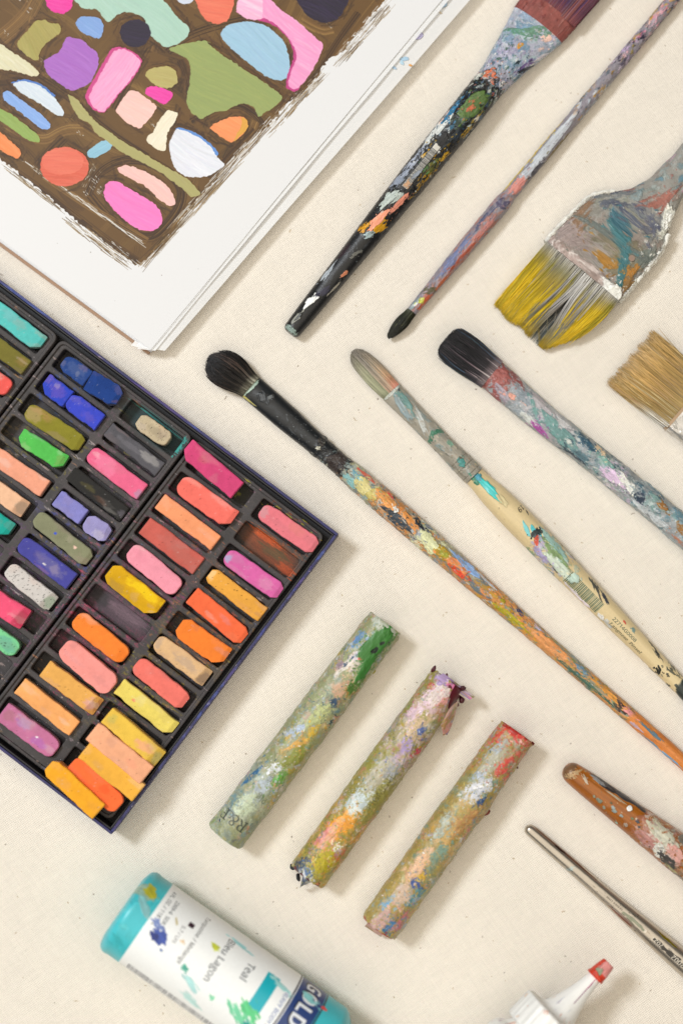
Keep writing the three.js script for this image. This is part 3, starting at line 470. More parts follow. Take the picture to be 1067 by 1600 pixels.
  for (let k = 0; k < 420; k++) { const b0 = R() * 560 + 10; dd(-R() * 660, b0, 2 + R() * 8, 0.6 + R() * 1.6, pick(R, ['#a06a74', '#8a7a80', '#b07a58', '#a8a0a2', '#7a5468', '#96704a', '#c0a8a4', '#6a6e94', '#a09440']), { a: 0.35 + R() * 0.45, edge: 1.0, dry: 0.8, soft: 0.3 }); }
  // bare and stained hollows
  dd(-72, 84, 62, 22, '#7a3d1e', { edge: 0.12, h: 0 }); dd(-60, 84, 34, 12, '#5f4526', { edge: 0.5, dry: 0.4 }); dd(-90, 72, 30, 6, '#c0541e', { edge: 0.9, dry: 0.9 }); dd(-30, 92, 20, 10, '#a8481c', { edge: 0.8, dry: 0.6 });
  dd(-205, 303, 62, 21, '#53404b', { edge: 0.15, h: 0 }); dd(-190, 300, 40, 10, '#6a5460', { edge: 0.7, dry: 0.6 }); dd(-240, 300, 20, 14, '#30282e', { edge: 0.6 });
  dd(-332, 42, 62, 22, '#173438', { edge: 0.12, h: 0 }); dd(-330, 27, 60, 3, '#2a8c84', { edge: 0.8, dry: 0.9 }); dd(-282, 40, 4, 18, '#2f9a92', { edge: 0.8, dry: 0.9 });
  dd(-168, 42, 18, 18, '#2a2a1c', { edge: 0.4, h: 0 }); dd(-172, 44, 10, 8, '#7d7a1c', { edge: 0.9, dry: 0.8 });
  for (let i = 0; i < 26; i++) dd(-172 + R() * 160, 8 + R() * 26, 2 + R() * 6, 0.7 + R(), pick(R, ['#a8a02a', '#8a8420', '#7a4a50']), { edge: 0.8, dry: 0.6 });
  dust.grain(0.16, 0.5, 0.12);
  const dm = dust.material({ m: { roughness: 0.62 }, bump: 0.8 });
  const plane = (geo) => planarUV(geo, -806 * P, 0, 806 * P, 580 * P);
  const FLOOR = 0.0024, TOPY = 0.0098, rows = 12;
  for (let t = 0; t < 3; t++) {
    const a1 = t === 0 ? -14 : t === 1 ? -273 : -539, a0 = t === 0 ? -269 : t === 1 ? -535 : -800, r = (a, b, x, y, q, K) => roundedRect(a * P, b * P, x * P, y * P, q * P, K);
    const s = r(a0, 14, a1, 568, 14), cols = t === 0 ? [[-257, -146], [-128, -24]] : t === 1 ? [[-521, -404], [-388, -284]] : [[-788, -676], [-658, -552]];
    for (const [x0, x1] of cols) for (let k = 0; k < rows; k++) s.holes.push(r(x0, 25 + 44 * k, x1, 59 + 44 * k, 4, THREE.Path));
    const tray = part(g, 'tray', plane(slab(s, TOPY - FLOOR, 0.0007, 3)), dm); tray.position.y = FLOOR;
    part(tray, 'tray_floor', plane(slab(r(a0 + 3, 17, a1 - 3, 565, 10), 0.0008)), dm).position.y = -0.00078;
    const lip = r(a0 + 0.5, 14.5, a1 - 0.5, 567.5, 13.5); lip.holes.push(r(a0 + 6, 20, a1 - 6, 562, 9, THREE.Path));
    part(tray, 'tray_lip', plane(slab(lip, 0.0012, 0.0005, 3)), dm).position.y = TOPY - FLOOR - 0.0003;
  }
}

// ------------------------------------------------------------------ pastel sticks
const chalkBump = (() => { const N = 256, f = new Float32Array(N * N); for (let j = 0; j < N; j++) for (let i = 0; i < N; i++) f[j * N + i] = fbm(i * 0.22, j * 0.22, 3) * 0.6 + hash(i, j) * 0.25 - (vnoise(i * 0.09 + 40, j * 0.09) > 0.83 ? 0.35 : 0); const t = greyTex(N, N, f); t.repeat.set(1 / 0.017, 1 / 0.017); return t; })();
const chalk = new THREE.MeshPhysicalMaterial({ vertexColors: true, roughness: 0.93, bumpMap: chalkBump, bumpScale: 0.00007, sheen: 0.2, sheenRoughness: 0.7, sheenColor: new THREE.Color(0.8, 0.8, 0.8) });
// ends: f flat, r round, b bevelled both corners, c one corner cut (C the other), w worn to a slope
function stick(x0, y0, x1, y1, w, hex, ends, label, o = {}) {
  const { y = 0.0025, h = 0.0098, smear = [], ridge = 0, lean = 0, speck = 0, seed = Math.round(x0 * 7 + y0 * 13 + 5000), roll = 0, slope = 0 } = o, topY = y + h, a = at(x0, y0, topY), b = at(x1, y1, topY), R = rng(seed);
  const L = Math.hypot(b.x - a.x, b.z - a.z), U = MPP * (camera.position.y - topY) / camera.position.y, W = w * U, NX = 64, NZ = 20, pos = [], uv = [], col = [], idx = [], base = lin(rgb(hex)).map((v) => v * 0.9), sm = smear.map((q) => [...q.slice(0, 4), lin(rgb(q[4])), q[5] ?? 0.7]);
  const half = (s, side) => {                              // half width at s in [-1, 1] on the given side
    const e = (1 - Math.abs(s)) * L / 2, k = ends[s < 0 ? 0 : 1]; let hw = W / 2;
    if (k === 'r') { const r = W * 0.46; if (e < r) hw *= 0.3 + 0.7 * Math.sqrt(1 - Math.pow(1 - e / r, 2)); }
    else if (k === 'b') { const r = W * 0.3; if (e < r) hw *= 0.56 + 0.44 * Math.pow(e / r, 0.8); }
    else if ((k === 'c' && side > 0) || (k === 'C' && side < 0)) { const r = W * 0.42; if (e < r) hw *= 0.25 + 0.75 * Math.pow(e / r, 0.85); }
    else { const r = 0.0007; if (e < r) hw -= 0.0005 * (1 - Math.sqrt(1 - Math.pow(1 - e / r, 2))); }
    return hw + (fbm(s * 4 + seed, side * 9, 2) - 0.5) * 0.0007;
  };
  for (let k = 0; k < 3; k++) sm.push([R() * 2 - 1, R() * 2 - 1, 0.12 + R() * 0.4, 0.2 + R() * 0.5, lin(rgb(pick(R, ['#e8d0c4', '#8a6a70', '#c88a6a', '#a8a0b0', '#e6e2dc', '#b0908c']))), 0.07 + R() * 0.14]);
  const wornA = ends[0] === 'w', wornB = ends[1] === 'w', rr = 0.0008;
  for (let i = 0; i <= NX; i++) {
    const u = i / NX * 2 - 1, s = Math.sign(u) * (1 - Math.pow(1 - Math.abs(u), 1.25));
    for (let j = 0; j <= NZ; j++) {
      const v = j / NZ * 2 - 1, t = Math.sign(v) * (1 - Math.pow(1 - Math.abs(v), 1.5)), hw = half(s, Math.sign(v) || 1), z = t * hw, x = s * L / 2, e = (1 - Math.abs(s)) * L / 2, de = Math.min(hw - Math.abs(z), e);
      let hy = h; if (de < rr) hy -= rr * (1 - Math.sqrt(Math.max(0, 1 - Math.pow(1 - de / rr, 2)))) * (0.7 + 0.6 * vnoise(s * 6 + seed, t * 3));
      hy += (fbm(x * 260 + seed, z * 260, 3) - 0.5) * 0.0005;
      if ((wornA && s < 0) || (wornB && s > 0)) hy = Math.min(hy, h - (0.0042 - e) * 0.75 - z * 0.12);
      if ('cCb'.includes(ends[s < 0 ? 0 : 1])) hy = Math.min(hy, h - (0.0022 - e) * 0.5);
      if (ridge) hy = Math.min(hy, h - Math.max(0, (z * Math.sign(ridge) - W * 0.04)) * Math.abs(ridge));
      hy += slope * x + roll * z;
      pos.push(x, hy, z); uv.push(x + seed * 0.013, z);
      const nz = 1 + (fbm(x * 700 + seed, z * 700, 2) - 0.5) * 0.16 + (fbm(x * 110 + seed, z * 190, 2) - 0.5) * 0.16; let c = base.map((q) => q * nz);
      for (const [sa, ta, rs, rt, cc, k] of sm) { const d = Math.hypot((s - sa) / rs, (t - ta) / rt) + (fbm(s * 7 + sa * 31, t * 4 + ta * 17, 3) - 0.5) * 1.1, m = k * (1 - sstep(0.55, 1.05, d)); if (m > 0) c = c.map((q, n) => mix(q, cc[n], m)); }
      const sp = hash(i * 31 + seed, j * 17 + seed); if (sp < speck) { const d = R(); c = c.map((q) => q * mix(0.2, 0.7, d)); } else if (sp > 0.996) c = c.map((q) => mix(q, 0.75, 0.16)); else if (sp < 0.004) c = c.map((q) => q * 0.65);
      col.push(...c);
    }
  }
  const M = NZ + 1;
  for (let i = 0; i < NX; i++) for (let j = 0; j < NZ; j++) { const p = i * M + j; idx.push(p, p + 1, p + M, p + 1, p + M + 1, p + M); }
  const ring = []; for (let i = 0; i <= NX; i++) ring.push(i * M + NZ); for (let j = NZ - 1; j >= 0; j--) ring.push(NX * M + j); for (let i = NX - 1; i >= 0; i--) ring.push(i * M); for (let j = 1; j < NZ; j++) ring.push(j);
  const b0 = pos.length / 3; for (const p of ring) { pos.push(pos[p * 3] * 0.985, Math.max(0, slope * pos[p * 3] + roll * pos[p * 3 + 2]), pos[p * 3 + 2] * 0.97); uv.push(uv[p * 2] + 0.004, uv[p * 2 + 1] + 0.009); col.push(col[p * 3], col[p * 3 + 1], col[p * 3 + 2]); }
  const n = ring.length; for (let k = 0; k < n; k++) { const p = ring[k], q = ring[(k + 1) % n], c = b0 + k, d = b0 + (k + 1) % n; idx.push(p, c, q, q, c, d); }
  const ctr = pos.length / 3; pos.push(0, 0, 0); uv.push(0, 0); col.push(...base); for (let k = 0; k < n; k++) idx.push(ctr, b0 + (k + 1) % n, b0 + k);
  const m = shade(new THREE.Mesh(geom(pos, idx, uv, col), chalk)); m.name = numbered('pastel_stick'); m.position.set((a.x + b.x) / 2, y, (a.z + b.z) / 2); m.rotation.y = Math.atan2(-(b.z - a.z), b.x - a.x); tag(m, label, 'pastel', 'pastel sticks in the box'); scene.add(m); return m;
}
const UPR = 0.0101;                                        // resting on the tray's ribs
// third tray (partly in view)
stick(-14, 478, 66, 538, 30, '#5cc9c4', 'fc', 'pale turquoise pastel stick with one cut corner', { smear: [[0.1, -0.3, 0.3, 0.6, '#9aa49a', 0.35]] });
stick(-38, 515, 42, 575, 27, '#79722f', 'ff', 'flat brown-olive pastel stick beside the pale turquoise one');
stick(-66, 552, 15, 609, 31, '#ef5f58', 'fr', 'rounded red pastel stick beside the brown-olive one');
stick(-92, 587, 1, 645, 29, '#b9503c', 'fw', 'dull brick-orange pastel stick end beside the rounded red one', { h: 0.0075 });
// second tray, far column
stick(99, 563, 138, 592, 28, '#24468c', 'rf', 'dusty dark blue broken pastel piece with a rounded end', { smear: [[0, 0, 0.8, 0.8, '#5a6c98', 0.35]] });
stick(137, 592, 187, 622, 34, '#173f8a', 'wb', 'faceted deep blue broken pastel piece standing proud of its cell', { h: 0.0125, ridge: -0.35 });
stick(69, 596, 107, 624, 31, '#2f48c8', 'cf', 'bright blue broken pastel piece with violet rubbing', { smear: [[0.1, 0, 0.7, 0.8, '#6a55b8', 0.55]] });
stick(107, 624, 157, 660, 30, '#3b4acb', 'rf', 'ultramarine blue broken pastel piece with square end');
stick(42, 640, 128, 695, 30, '#8c8628', 'rb', 'mustard olive pastel stick with pinkish rubbing at one end', { smear: [[-0.75, 0, 0.3, 0.9, '#b09a6c', 0.6]] });
stick(31, 680, 101, 724, 28, '#58c456', 'cc', 'leaf green pastel stick with angular ends', { y: 0.003, smear: [[0.8, 0, 0.2, 0.8, '#7fa45a', 0.5]] });
stick(-18, 704, 71, 764, 29, '#f5a88a', 'ff', 'peach pastel stick with square end beside the leaf green one');
stick(-46, 737, 39, 796, 29, '#f3c29e', 'fw', 'pale peach pastel stick with a dirty worn end', { smear: [[0.9, 0, 0.25, 1, '#b9a08a', 0.7]] });
stick(-66, 772, 16, 831, 30, '#15aa9c', 'fc', 'deep teal pastel stick with cut corner');
// second tray, near column
stick(216, 655, 264, 689, 27, '#c9b99a', 'br', 'small dirty beige pastel stub in the teal-stained cell', { h: 0.0085, smear: [[0.2, 0, 0.6, 0.6, '#a2957c', 0.7]], speck: 0.03 });
stick(169, 670, 251, 734, 25, '#5a595f', 'ff', 'dark grey pastel stick with crumbled end', { h: 0.0082, smear: [[0, 0, 0.9, 0.4, '#77757c', 0.4]] });
stick(140, 707, 223, 769, 30, '#ee6a92', 'rf', 'rose pink pastel stick with a mauve corner between dark grey and black ones', { smear: [[0.95, 0.4, 0.15, 0.6, '#b58aa8', 0.8], [-0.4, 0, 0.5, 1, '#f08aac', 0.5]] });
stick(110, 739, 195, 804, 25, '#2b2a29', 'ff', 'black pastel stick speckled with coloured dust', { h: 0.0078, smear: [[-0.3, 0, 0.3, 0.4, '#5e5834', 0.5], [0.4, 0.2, 0.3, 0.5, '#4c4a48', 0.5]] });
stick(89, 777, 131, 808, 28, '#8c8bd2', 'ff', 'periwinkle broken pastel piece with flat top');
stick(133, 814, 170, 836, 30, '#a09ad0', 'rb', 'lilac broken pastel piece with a sloping end, beside the periwinkle piece', { h: 0.0115, ridge: 0.3 });
stick(56, 807, 140, 875, 28, '#8b8d6f', 'rb', 'grey-green pastel stick with a blue fleck', { smear: [[-0.25, 0.1, 0.05, 0.14, '#3a55c8', 1], [0.45, -0.1, 0.05, 0.16, '#f0c8b8', 1]] });
stick(32, 847, 113, 909, 30, '#4a4aa2', 'rf', 'dusty indigo pastel stick with pale specks', { smear: [[0.2, 0, 0.6, 0.7, '#7c769c', 0.4], [0, 0.3, 0.05, 0.12, '#e8e4e0', 1]] });
stick(12, 888, 82, 944, 29, '#d6d1cd', 'rw', 'white pastel stick covered with grey specks and a greenish end', { speck: 0.07, smear: [[0.9, 0, 0.25, 1, '#a8c0a8', 0.7]] });
stick(-46, 913, 39, 969, 34, '#f4577e', 'fw', 'raspberry pink pastel stick with a darker worn slope', { h: 0.0115, smear: [[0.92, 0, 0.22, 1.2, '#dc3e68', 0.9]] });
stick(-56, 957, 27, 1018, 28, '#7fd79a', 'fr', 'speckled mint green pastel stick with rounded end', { speck: 0.03, smear: [[0.6, 0, 0.4, 0.8, '#5f9c9a', 0.45]] });
// first tray, near column
stick(408, 796, 493, 856, 30, '#f0808c', 'rb', 'salmon pink pastel stick at the box corner above the orange-stained empty cell', { smear: [[-0.9, 0, 0.2, 0.8, '#c79aa0', 0.6]] });
stick(353, 867, 438, 927, 29, '#de68ac', 'rb', 'orchid magenta pastel stick with a bluish rounded end', { smear: [[-0.9, 0.2, 0.16, 0.5, '#a9a4cc', 0.9]] });
stick(327, 896, 411, 961, 27, '#f0ac45', 'bf', 'golden amber pastel stick between magenta and orange-red ones', { speck: 0.015, smear: [[-0.92, 0, 0.12, 1, '#f7c98a', 0.8]] });
stick(300, 929, 382, 998, 31, '#fb7043', 'fb', 'orange-red pastel stick with one square end and one pointed end');
stick(280, 977, 353, 1029, 36, '#fb862f', 'bc', 'chunky bright orange pastel stick with six-sided outline', { h: 0.0115, ridge: 0.22 });
stick(244, 1001, 324, 1061, 29, '#e6bd8c', 'rw', 'tan pastel stick with grey smudges', { smear: [[0.2, 0, 0.5, 0.6, '#b8a08c', 0.6], [0.9, 0.2, 0.2, 0.8, '#a58a74', 0.8], [-0.9, 0, 0.15, 0.9, '#b09c8c', 0.5]] });
stick(213, 1036, 290, 1099, 31, '#f77c70', 'rb', 'smooth coral pastel stick between tan and pale yellow ones');
stick(186, 1071, 272, 1141, 28, '#ecd86a', 'fc', 'pale yellow pastel stick with a red spot', { smear: [[-0.4, 0.25, 0.07, 0.22, '#ec8a5c', 1]] });
// first tray, far column
stick(291, 699, 371, 766, 33, '#dd4a80', 'cf', 'hot pink pastel stick leaning up over the tray edge', { y: 0.0049, slope: -0.10, smear: [[-0.3, -0.6, 0.5, 0.4, '#e0708c', 0.4]] });
stick(281, 753, 364, 813, 35, '#fb776a', 'rc', 'wide coral red pastel stick with a chipped corner', { h: 0.011 });
stick(250, 782, 338, 849, 28, '#fba272', 'ff', 'apricot pastel stick with square ends beside brick red one');
stick(226, 820, 311, 885, 32, '#cd6459', 'ff', 'matte brick red pastel stick with square ends', { h: 0.0088, smear: [[0.5, 0, 0.5, 0.8, '#b5685e', 0.5]] });
stick(203, 859, 279, 921, 33, '#fba0b4', 'rr', 'baby pink pastel stick with both ends rounded', { smear: [[-0.6, -0.2, 0.3, 0.5, '#e58aa0', 0.4]] });
stick(170, 892, 248, 953, 36, '#e2ae0c', 'bc', 'golden yellow pastel stick worn to a long ridge', { h: 0.012, ridge: 0.5, smear: [[0.3, -0.5, 0.8, 0.5, '#f2cc10', 0.8], [-0.5, 0.6, 0.4, 0.5, '#b08a3c', 0.6]] });
stick(118, 965, 197, 1028, 32, '#fd8a33', 'rr', 'vivid orange pastel stick beside the empty plum-stained cell', { smear: [[0.85, 0.1, 0.2, 0.9, '#e6741c', 0.6]] });
stick(99, 1009, 176, 1075, 38, '#fc9f97', 'rr', 'wide pale coral pastel stick worn to a soft crest', { h: 0.0125, ridge: 0.2 });
stick(70, 1044, 153, 1106, 30, '#f0b35c', 'fw', 'sandy amber pastel stick with a mauve worn end', { h: 0.0115, smear: [[0.75, 0.2, 0.2, 0.8, '#d8a0a0', 0.7], [0.95, -0.2, 0.1, 0.8, '#b06f3c', 0.7]] });
stick(31, 1071, 117, 1139, 29, '#fcb26c', 'ff', 'light apricot pastel stick beside the mauve-smudged magenta one');
stick(4, 1111, 88, 1174, 33, '#c8769f', 'fr', 'magenta pastel stick smudged with violet and grey', { smear: [[-0.3, -0.3, 0.3, 0.6, '#a878b4', 0.7], [-0.75, 0, 0.2, 0.6, '#a8707c', 0.6], [0.4, 0.3, 0.3, 0.5, '#b06ab8', 0.6], [0.3, 0, 0.05, 0.1, '#ffffff', 1]] });
// loose sticks lying on top of the ribs in the near corner
stick(167, 1117, 250, 1187, 30, '#f2c84f', 'fw', 'yellow pastel stick with pink smudges lying loose on the tray ribs', { y: UPR, smear: [[0.4, 0.1, 0.35, 0.6, '#f0a888', 0.7], [-0.8, 0, 0.14, 0.6, '#c8b85c', 0.7], [0.9, 0.1, 0.15, 0.8, '#b8b070', 0.7]] });
stick(144, 1142, 230, 1212, 34, '#fbb58c', 'ff', 'pale peach pastel stick lying loose between yellow and amber ones', { y: UPR + 0.0006, smear: [[0.45, 0, 0.2, 0.4, '#f0a080', 0.5]] });
stick(132, 1171, 217, 1240, 32, '#f6b643', 'ff', 'amber pastel stick with square ends lying loose beside deep orange one', { y: UPR });
stick(112, 1192, 187, 1261, 33, '#fe7238', 'rr', 'deep orange pastel stick with rounded ends lying loose between amber ones', { y: UPR - 0.0001, h: 0.0085, smear: [[0.3, -0.3, 0.2, 0.5, '#e85a28', 0.6]] });
stick(76, 1196, 155, 1269, 31, '#fdb126', 'bf', 'bright marigold pastel stick lying loose across the box wall side', { y: UPR + 0.0004, h: 0.0105 });

// ------------------------------------------------------------------ brushes
const hairMat = new THREE.MeshPhysicalMaterial({ vertexColors: true, roughness: 0.5 });
const stuff = (m) => { m.userData.kind = 'stuff'; return m; };
function blend(stops, f) { let i = 0; while (i < stops.length - 2 && f > stops[i + 1][0]) i++; const a = stops[i], b = stops[i + 1], t = clamp((f - a[0]) / (b[0] - a[0])); return a[1].map((v, k) => mix(v, b[1][k], t)); }
const ramp = (...p) => p.map(([f, h]) => [f, lin(rgb(h))]);
const BARS = (g, x, y, n, hgt, R, w = 1.6) => { let p = x; for (let i = 0; i < n; i++) { const b = w * (0.4 + R() * 0.9); g.fillRect(p, y - hgt / 2, b, hgt); p += b + w * (0.4 + R() * 0.7); } };

// a: large flat wash brush with a black handle
{
  const g = thing('flat_brush', 'large flat paintbrush with paint-crusted black handle and purple-maroon bristles', 'paintbrush');
  const u = lay(g, [453, 519], [774, 120], 0.0068), st = [[0, 10.5, 10.5], [3, 13.2, 13.2], [8, 14.4, 14.4], [150, 19, 19], [330, 24, 24], [450, 25.5, 25], [508, 25.5, 23], [560, 32, 19], [600, 40, 16], [636, 46.5, 14], [650, 48, 13]], cv = curve(st.map((r) => [...r, 0, Math.max(r[2], 14)]));
  const s = new Skin(660, 150, 101); s.hw = (x) => cv(x)[1]; const T = (...a) => s.top(...a);
  s.base((x, y) => { const k = x > 508 + (vnoise(x * 0.2, y * 0.2) - 0.5) * 20, b = k ? [0.66, 0.67, 0.73] : [0.098, 0.102, 0.11], m = 1 + (fbm(x * 0.05, y * 0.1, 3) - 0.5) * 0.25; return [b[0] * m, b[1] * m, b[2] * m, 0]; });
  s.scatter(22, 100, 300, ['#2b2d33', '#33313a', '#3a3f46', '#4c5056'], 2, 6, 4, { h: 0.1, a: 0.5, dry: 1 }); s.scatter(60, 60, 330, ['#9aa0a4', '#59606a', '#7c8790', '#c9cfcf'], 0.6, 1.9, 2.4, { h: 0.25 });
  // scuffed end, worn spots
  T(3, 0, 4, 15, 0, '#8fa39c', { edge: 0.5, dry: 0.5, h: 0.3 }); T(24, -5, 14, 4, 0.1, '#8e8f86', { edge: 0.6 }); T(26, -4, 10, 2, 0.2, '#3a3a38', { edge: 0.4 }); T(58, -4, 15, 6, 0.3, '#eceeee', { edge: 0.7, h: 0.9 }); T(112, -12, 20, 5, 0.05, '#aab3bb', { edge: 0.7, dry: 0.5 }); T(98, 12, 16, 2, 0.1, '#b9b3a4', { edge: 0.9, dry: 0.6 }); T(124, 10, 10, 2.6, 0.5, '#e0906c', { edge: 0.8 }); T(160, 5, 10, 5, 0.6, '#6e6e68', { edge: 1.0, dry: 0.9 });
  T(84, 2, 18, 6, 0.2, '#2f2e42', { h: 0.05, dry: 0.6 }); T(150, -12, 18, 7, 0.1, '#2e2228', { h: 0.05, dry: 0.6 });
  T(202, -10, 13, 6, 0.3, '#cf9314', { edge: 0.8, h: 0.8 }); T(216, 10, 14, 7, 0.2, '#c79216', { edge: 0.8, h: 0.8 }); T(222, 0, 24, 6, 0.12, '#ee9c7c', { edge: 0.5, h: 0.9 }); T(196, 3, 10, 5, 0.5, '#9db0b2', { edge: 0.8 });
  T(258, -6, 22, 12, 0.2, '#b9c4bd', { edge: 0.7, h: 0.8, dry: 0.4 }); T(262, 9, 20, 4, 0.1, '#df8f78', { edge: 0.7 }); T(300, -14, 26, 8, 0.1, '#8f98a8', { edge: 0.8, dry: 0.6 }); T(330, -16, 30, 7, 0, '#aab2c2', { edge: 0.7, dry: 0.6 }); T(318, 17, 26, 7, 0, '#a57f1c', { edge: 0.8, dry: 0.5, h: 0.8 }); T(345, 14, 20, 6, 0.1, '#5c5e26', { edge: 0.8, dry: 0.5 }); T(352, -2, 14, 6, 0.4, '#c79a20', { edge: 0.9 }); T(366, 18, 14, 5, 0.1, '#d2a426', { edge: 0.9 }); T(330, 6, 9, 5, 0.2, '#3f7d46', { edge: 0.7 });
  s.scatter(44, 290, 410, ['#c8ced2', '#6f7d8c', '#101318', '#39444a', '#e2e4e2', '#202830', '#8fa0ac'], 1.5, 6, 3, { dry: 0.6 });
  T(392, -16, 34, 9, 0.05, '#dfe3e0', { edge: 0.6, h: 1.2 }); T(420, -20, 20, 6, 0.1, '#e9c4b4', { edge: 0.8 }); T(398, 6, 30, 8, 0.1, '#222b33', { edge: 0.7 });
  s.scatter(120, 400, 520, ['#1f3140', '#2f5f86', '#3f7ea0', '#5d7186', '#14181c', '#b9c4c2', '#2d4a38', '#90a0a0', '#31455a'], 2, 8, 3, { dry: 0.6 });
  T(458, 4, 36, 15, 0.1, '#58723c', { edge: 0.5, h: 0.9 }); T(452, 4, 8, 4, 0.2, '#c46a48', { edge: 0.8 }); T(440, -18, 26, 6, 0, '#2f78a4', { edge: 0.6 }); T(430, 20, 22, 5, 0, '#b9921e', { edge: 0.9, dry: 0.5 }); T(446, 20, 8, 4, 0.2, '#e0d9c8', { edge: 0.8 });
  s.scatter(60, 490, 530, ['#c6cac4', '#48585a', '#20282c', '#d9694a', '#e8a58e', '#7b8f8c', '#f0eee8', '#8a9a90'], 2, 6, 2); T(516, -8, 12, 9, 0.8, '#d8724c', { edge: 0.7, h: 1.2 }); T(505, -20, 13, 5, 0.9, '#d6d8d0', { edge: 0.6, h: 1 });
  s.scatter(150, 520, 640, ['#b0b8ca', '#8fa4bc', '#bcb8cc', '#86a0b0', '#cfd4da', '#a39fba', '#b0c4c8', '#7a98b0'], 4, 13, 2, { h: 0.3, dry: 0.5 }); s.scatter(90, 515, 580, ['#3d5a66', '#4a6a5c', '#e6e6e2', '#24343c', '#587f92', '#d0d6d4'], 1.2, 4, 3, { dry: 0.6 });
  T(600, -18, 22, 8, 0.9, '#5c8a78', { edge: 0.9, dry: 0.4 }); T(615, 2, 20, 10, 0.3, '#6d957f', { edge: 0.9, dry: 0.4 }); T(622, 24, 8, 9, 0.2, '#eec7b8', { edge: 0.4 }); T(575, 30, 26, 8, 0.1, '#7a659a', { edge: 0.8, dry: 0.5 }); T(598, 38, 18, 6, 0.3, '#ded9e0', { edge: 0.8 }); T(560, 30, 16, 7, 0.4, '#252a3a', { edge: 0.8 }); T(584, 0, 6, 4, 0.1, '#e29a3c', { edge: 0.5 });
  s.mingle(0.02, 190, 300, 0.6, 2, 8); s.mingle(0.06, 290, 640, 0.5, 2.4, 14); s.scatter(70, 300, 640, ['#e6eaea', '#2a4a66', '#7fa4bc', '#16181c', '#c8cfd4'], 0.5, 2, 3); s.grain(0.08, 0.5, 0.12); const mat = s.material({ m: { roughness: 0.4 } }, u);
  part(g, 'handle', loft(cv, 0, 512, { unit: u, skin: s, capB: false }), mat, 'black lacquered handle spattered with dried paint');
  part(g, 'ferrule', loft(cv, 512, 640, { unit: u, skin: s, lump: 0.8, grow: 0.5 }), mat, 'flared ferrule caked in grey-lilac paint');
  // printed bars and figures on the handle
  const collarS = new Skin(40, 300, 7, 2).plain('#8a4a44', 0.15, 0.1); collarS.scatter(30, 0, 40, ['#9c5850', '#7a3c3a', '#a56a62'], 2, 6, 6, { turn: 0.2 }); collarS.grain(0.1, 0.5, 0.15);
  const cc = curve([[636, 47.5, 14.5, 0, 15], [660, 49, 13.5, 0, 15], [672, 50, 13, 0, 15]]); collarS.x0 = 634;
  part(g, 'bristle_collar', loft(cc, 634, 668, { unit: u, skin: collarS, lump: 0.6 }), collarS.material({ m: { roughness: 0.5 } }, u));
  const c1 = ramp([0, '#8a4a4c'], [0.15, '#6c3f52'], [0.5, '#7a4a58'], [1, '#6a4054']), c2 = ramp([0, '#8a4a4c'], [0.2, '#3f3564'], [1, '#3a3466']), c3 = ramp([0, '#9a5a54'], [1, '#a0605c']);
  const h = stuff(part(g, 'bristles', hairs({ n: 2600, len: (t) => 165 - 6 * t * t, W: (x) => 48 + x * 0.05, H: (x) => Math.max(3, 12 - x * 0.045), yc: () => 15, col: (t, q, f, r) => blend(r < 0.5 ? c1 : r < 0.75 + t * 0.15 ? c2 : c3, f), coreCol: '#4a2c3c', unit: u, r: 0.5, seed: 3, box: true, wob: 1.5 }), hairMat)); h.position.x = 664 * u; h.rotation.y = Math.PI;
  // printed barcode label running along the handle
  const bl = new Skin(118, 14, 5, 4).plain('#1b1c1e', 0.1, 0.1); const R5 = rng(9); bl.stamp((c) => { c.fillRect(0, -6, 92, 12); }, '#d9d6cc', 0.95); bl.stamp((c) => BARS(c, 1, 0, 48, 12, R5, 1.0), '#26282a'); bl.daub(30, 3, 12, 4, 0.2, '#8f98a4', { dry: 0.5 }); bl.daub(8, 0, 8, 6, 0.1, '#cfa27c', { dry: 0.6 }); bl.daub(104, 0, 12, 8, 0, '#1b1c1e');
  const pos = [], idx = [], uvs = []; for (let i = 0; i <= 40; i++) for (let j = 0; j <= 6; j++) { const x = 288 + 110 * i / 40, a = (j / 6 - 0.5) * 0.46 + 0.02, [, hw, hh, , yc] = cv(x), e = 1.35; pos.push(x * u, (yc + (hh + e) * Math.cos(a)) * u, (hw + e) * Math.sin(a) * u); uvs.push(i / 40, j / 6); }
  for (let i = 0; i < 40; i++) for (let j = 0; j < 6; j++) { const p = i * 7 + j; idx.push(p, p + 1, p + 7, p + 1, p + 8, p + 7); }
  part(g, 'barcode_sticker', geom(pos, idx, uvs), bl.material({ m: { roughness: 0.5, side: THREE.DoubleSide } }, u));
}

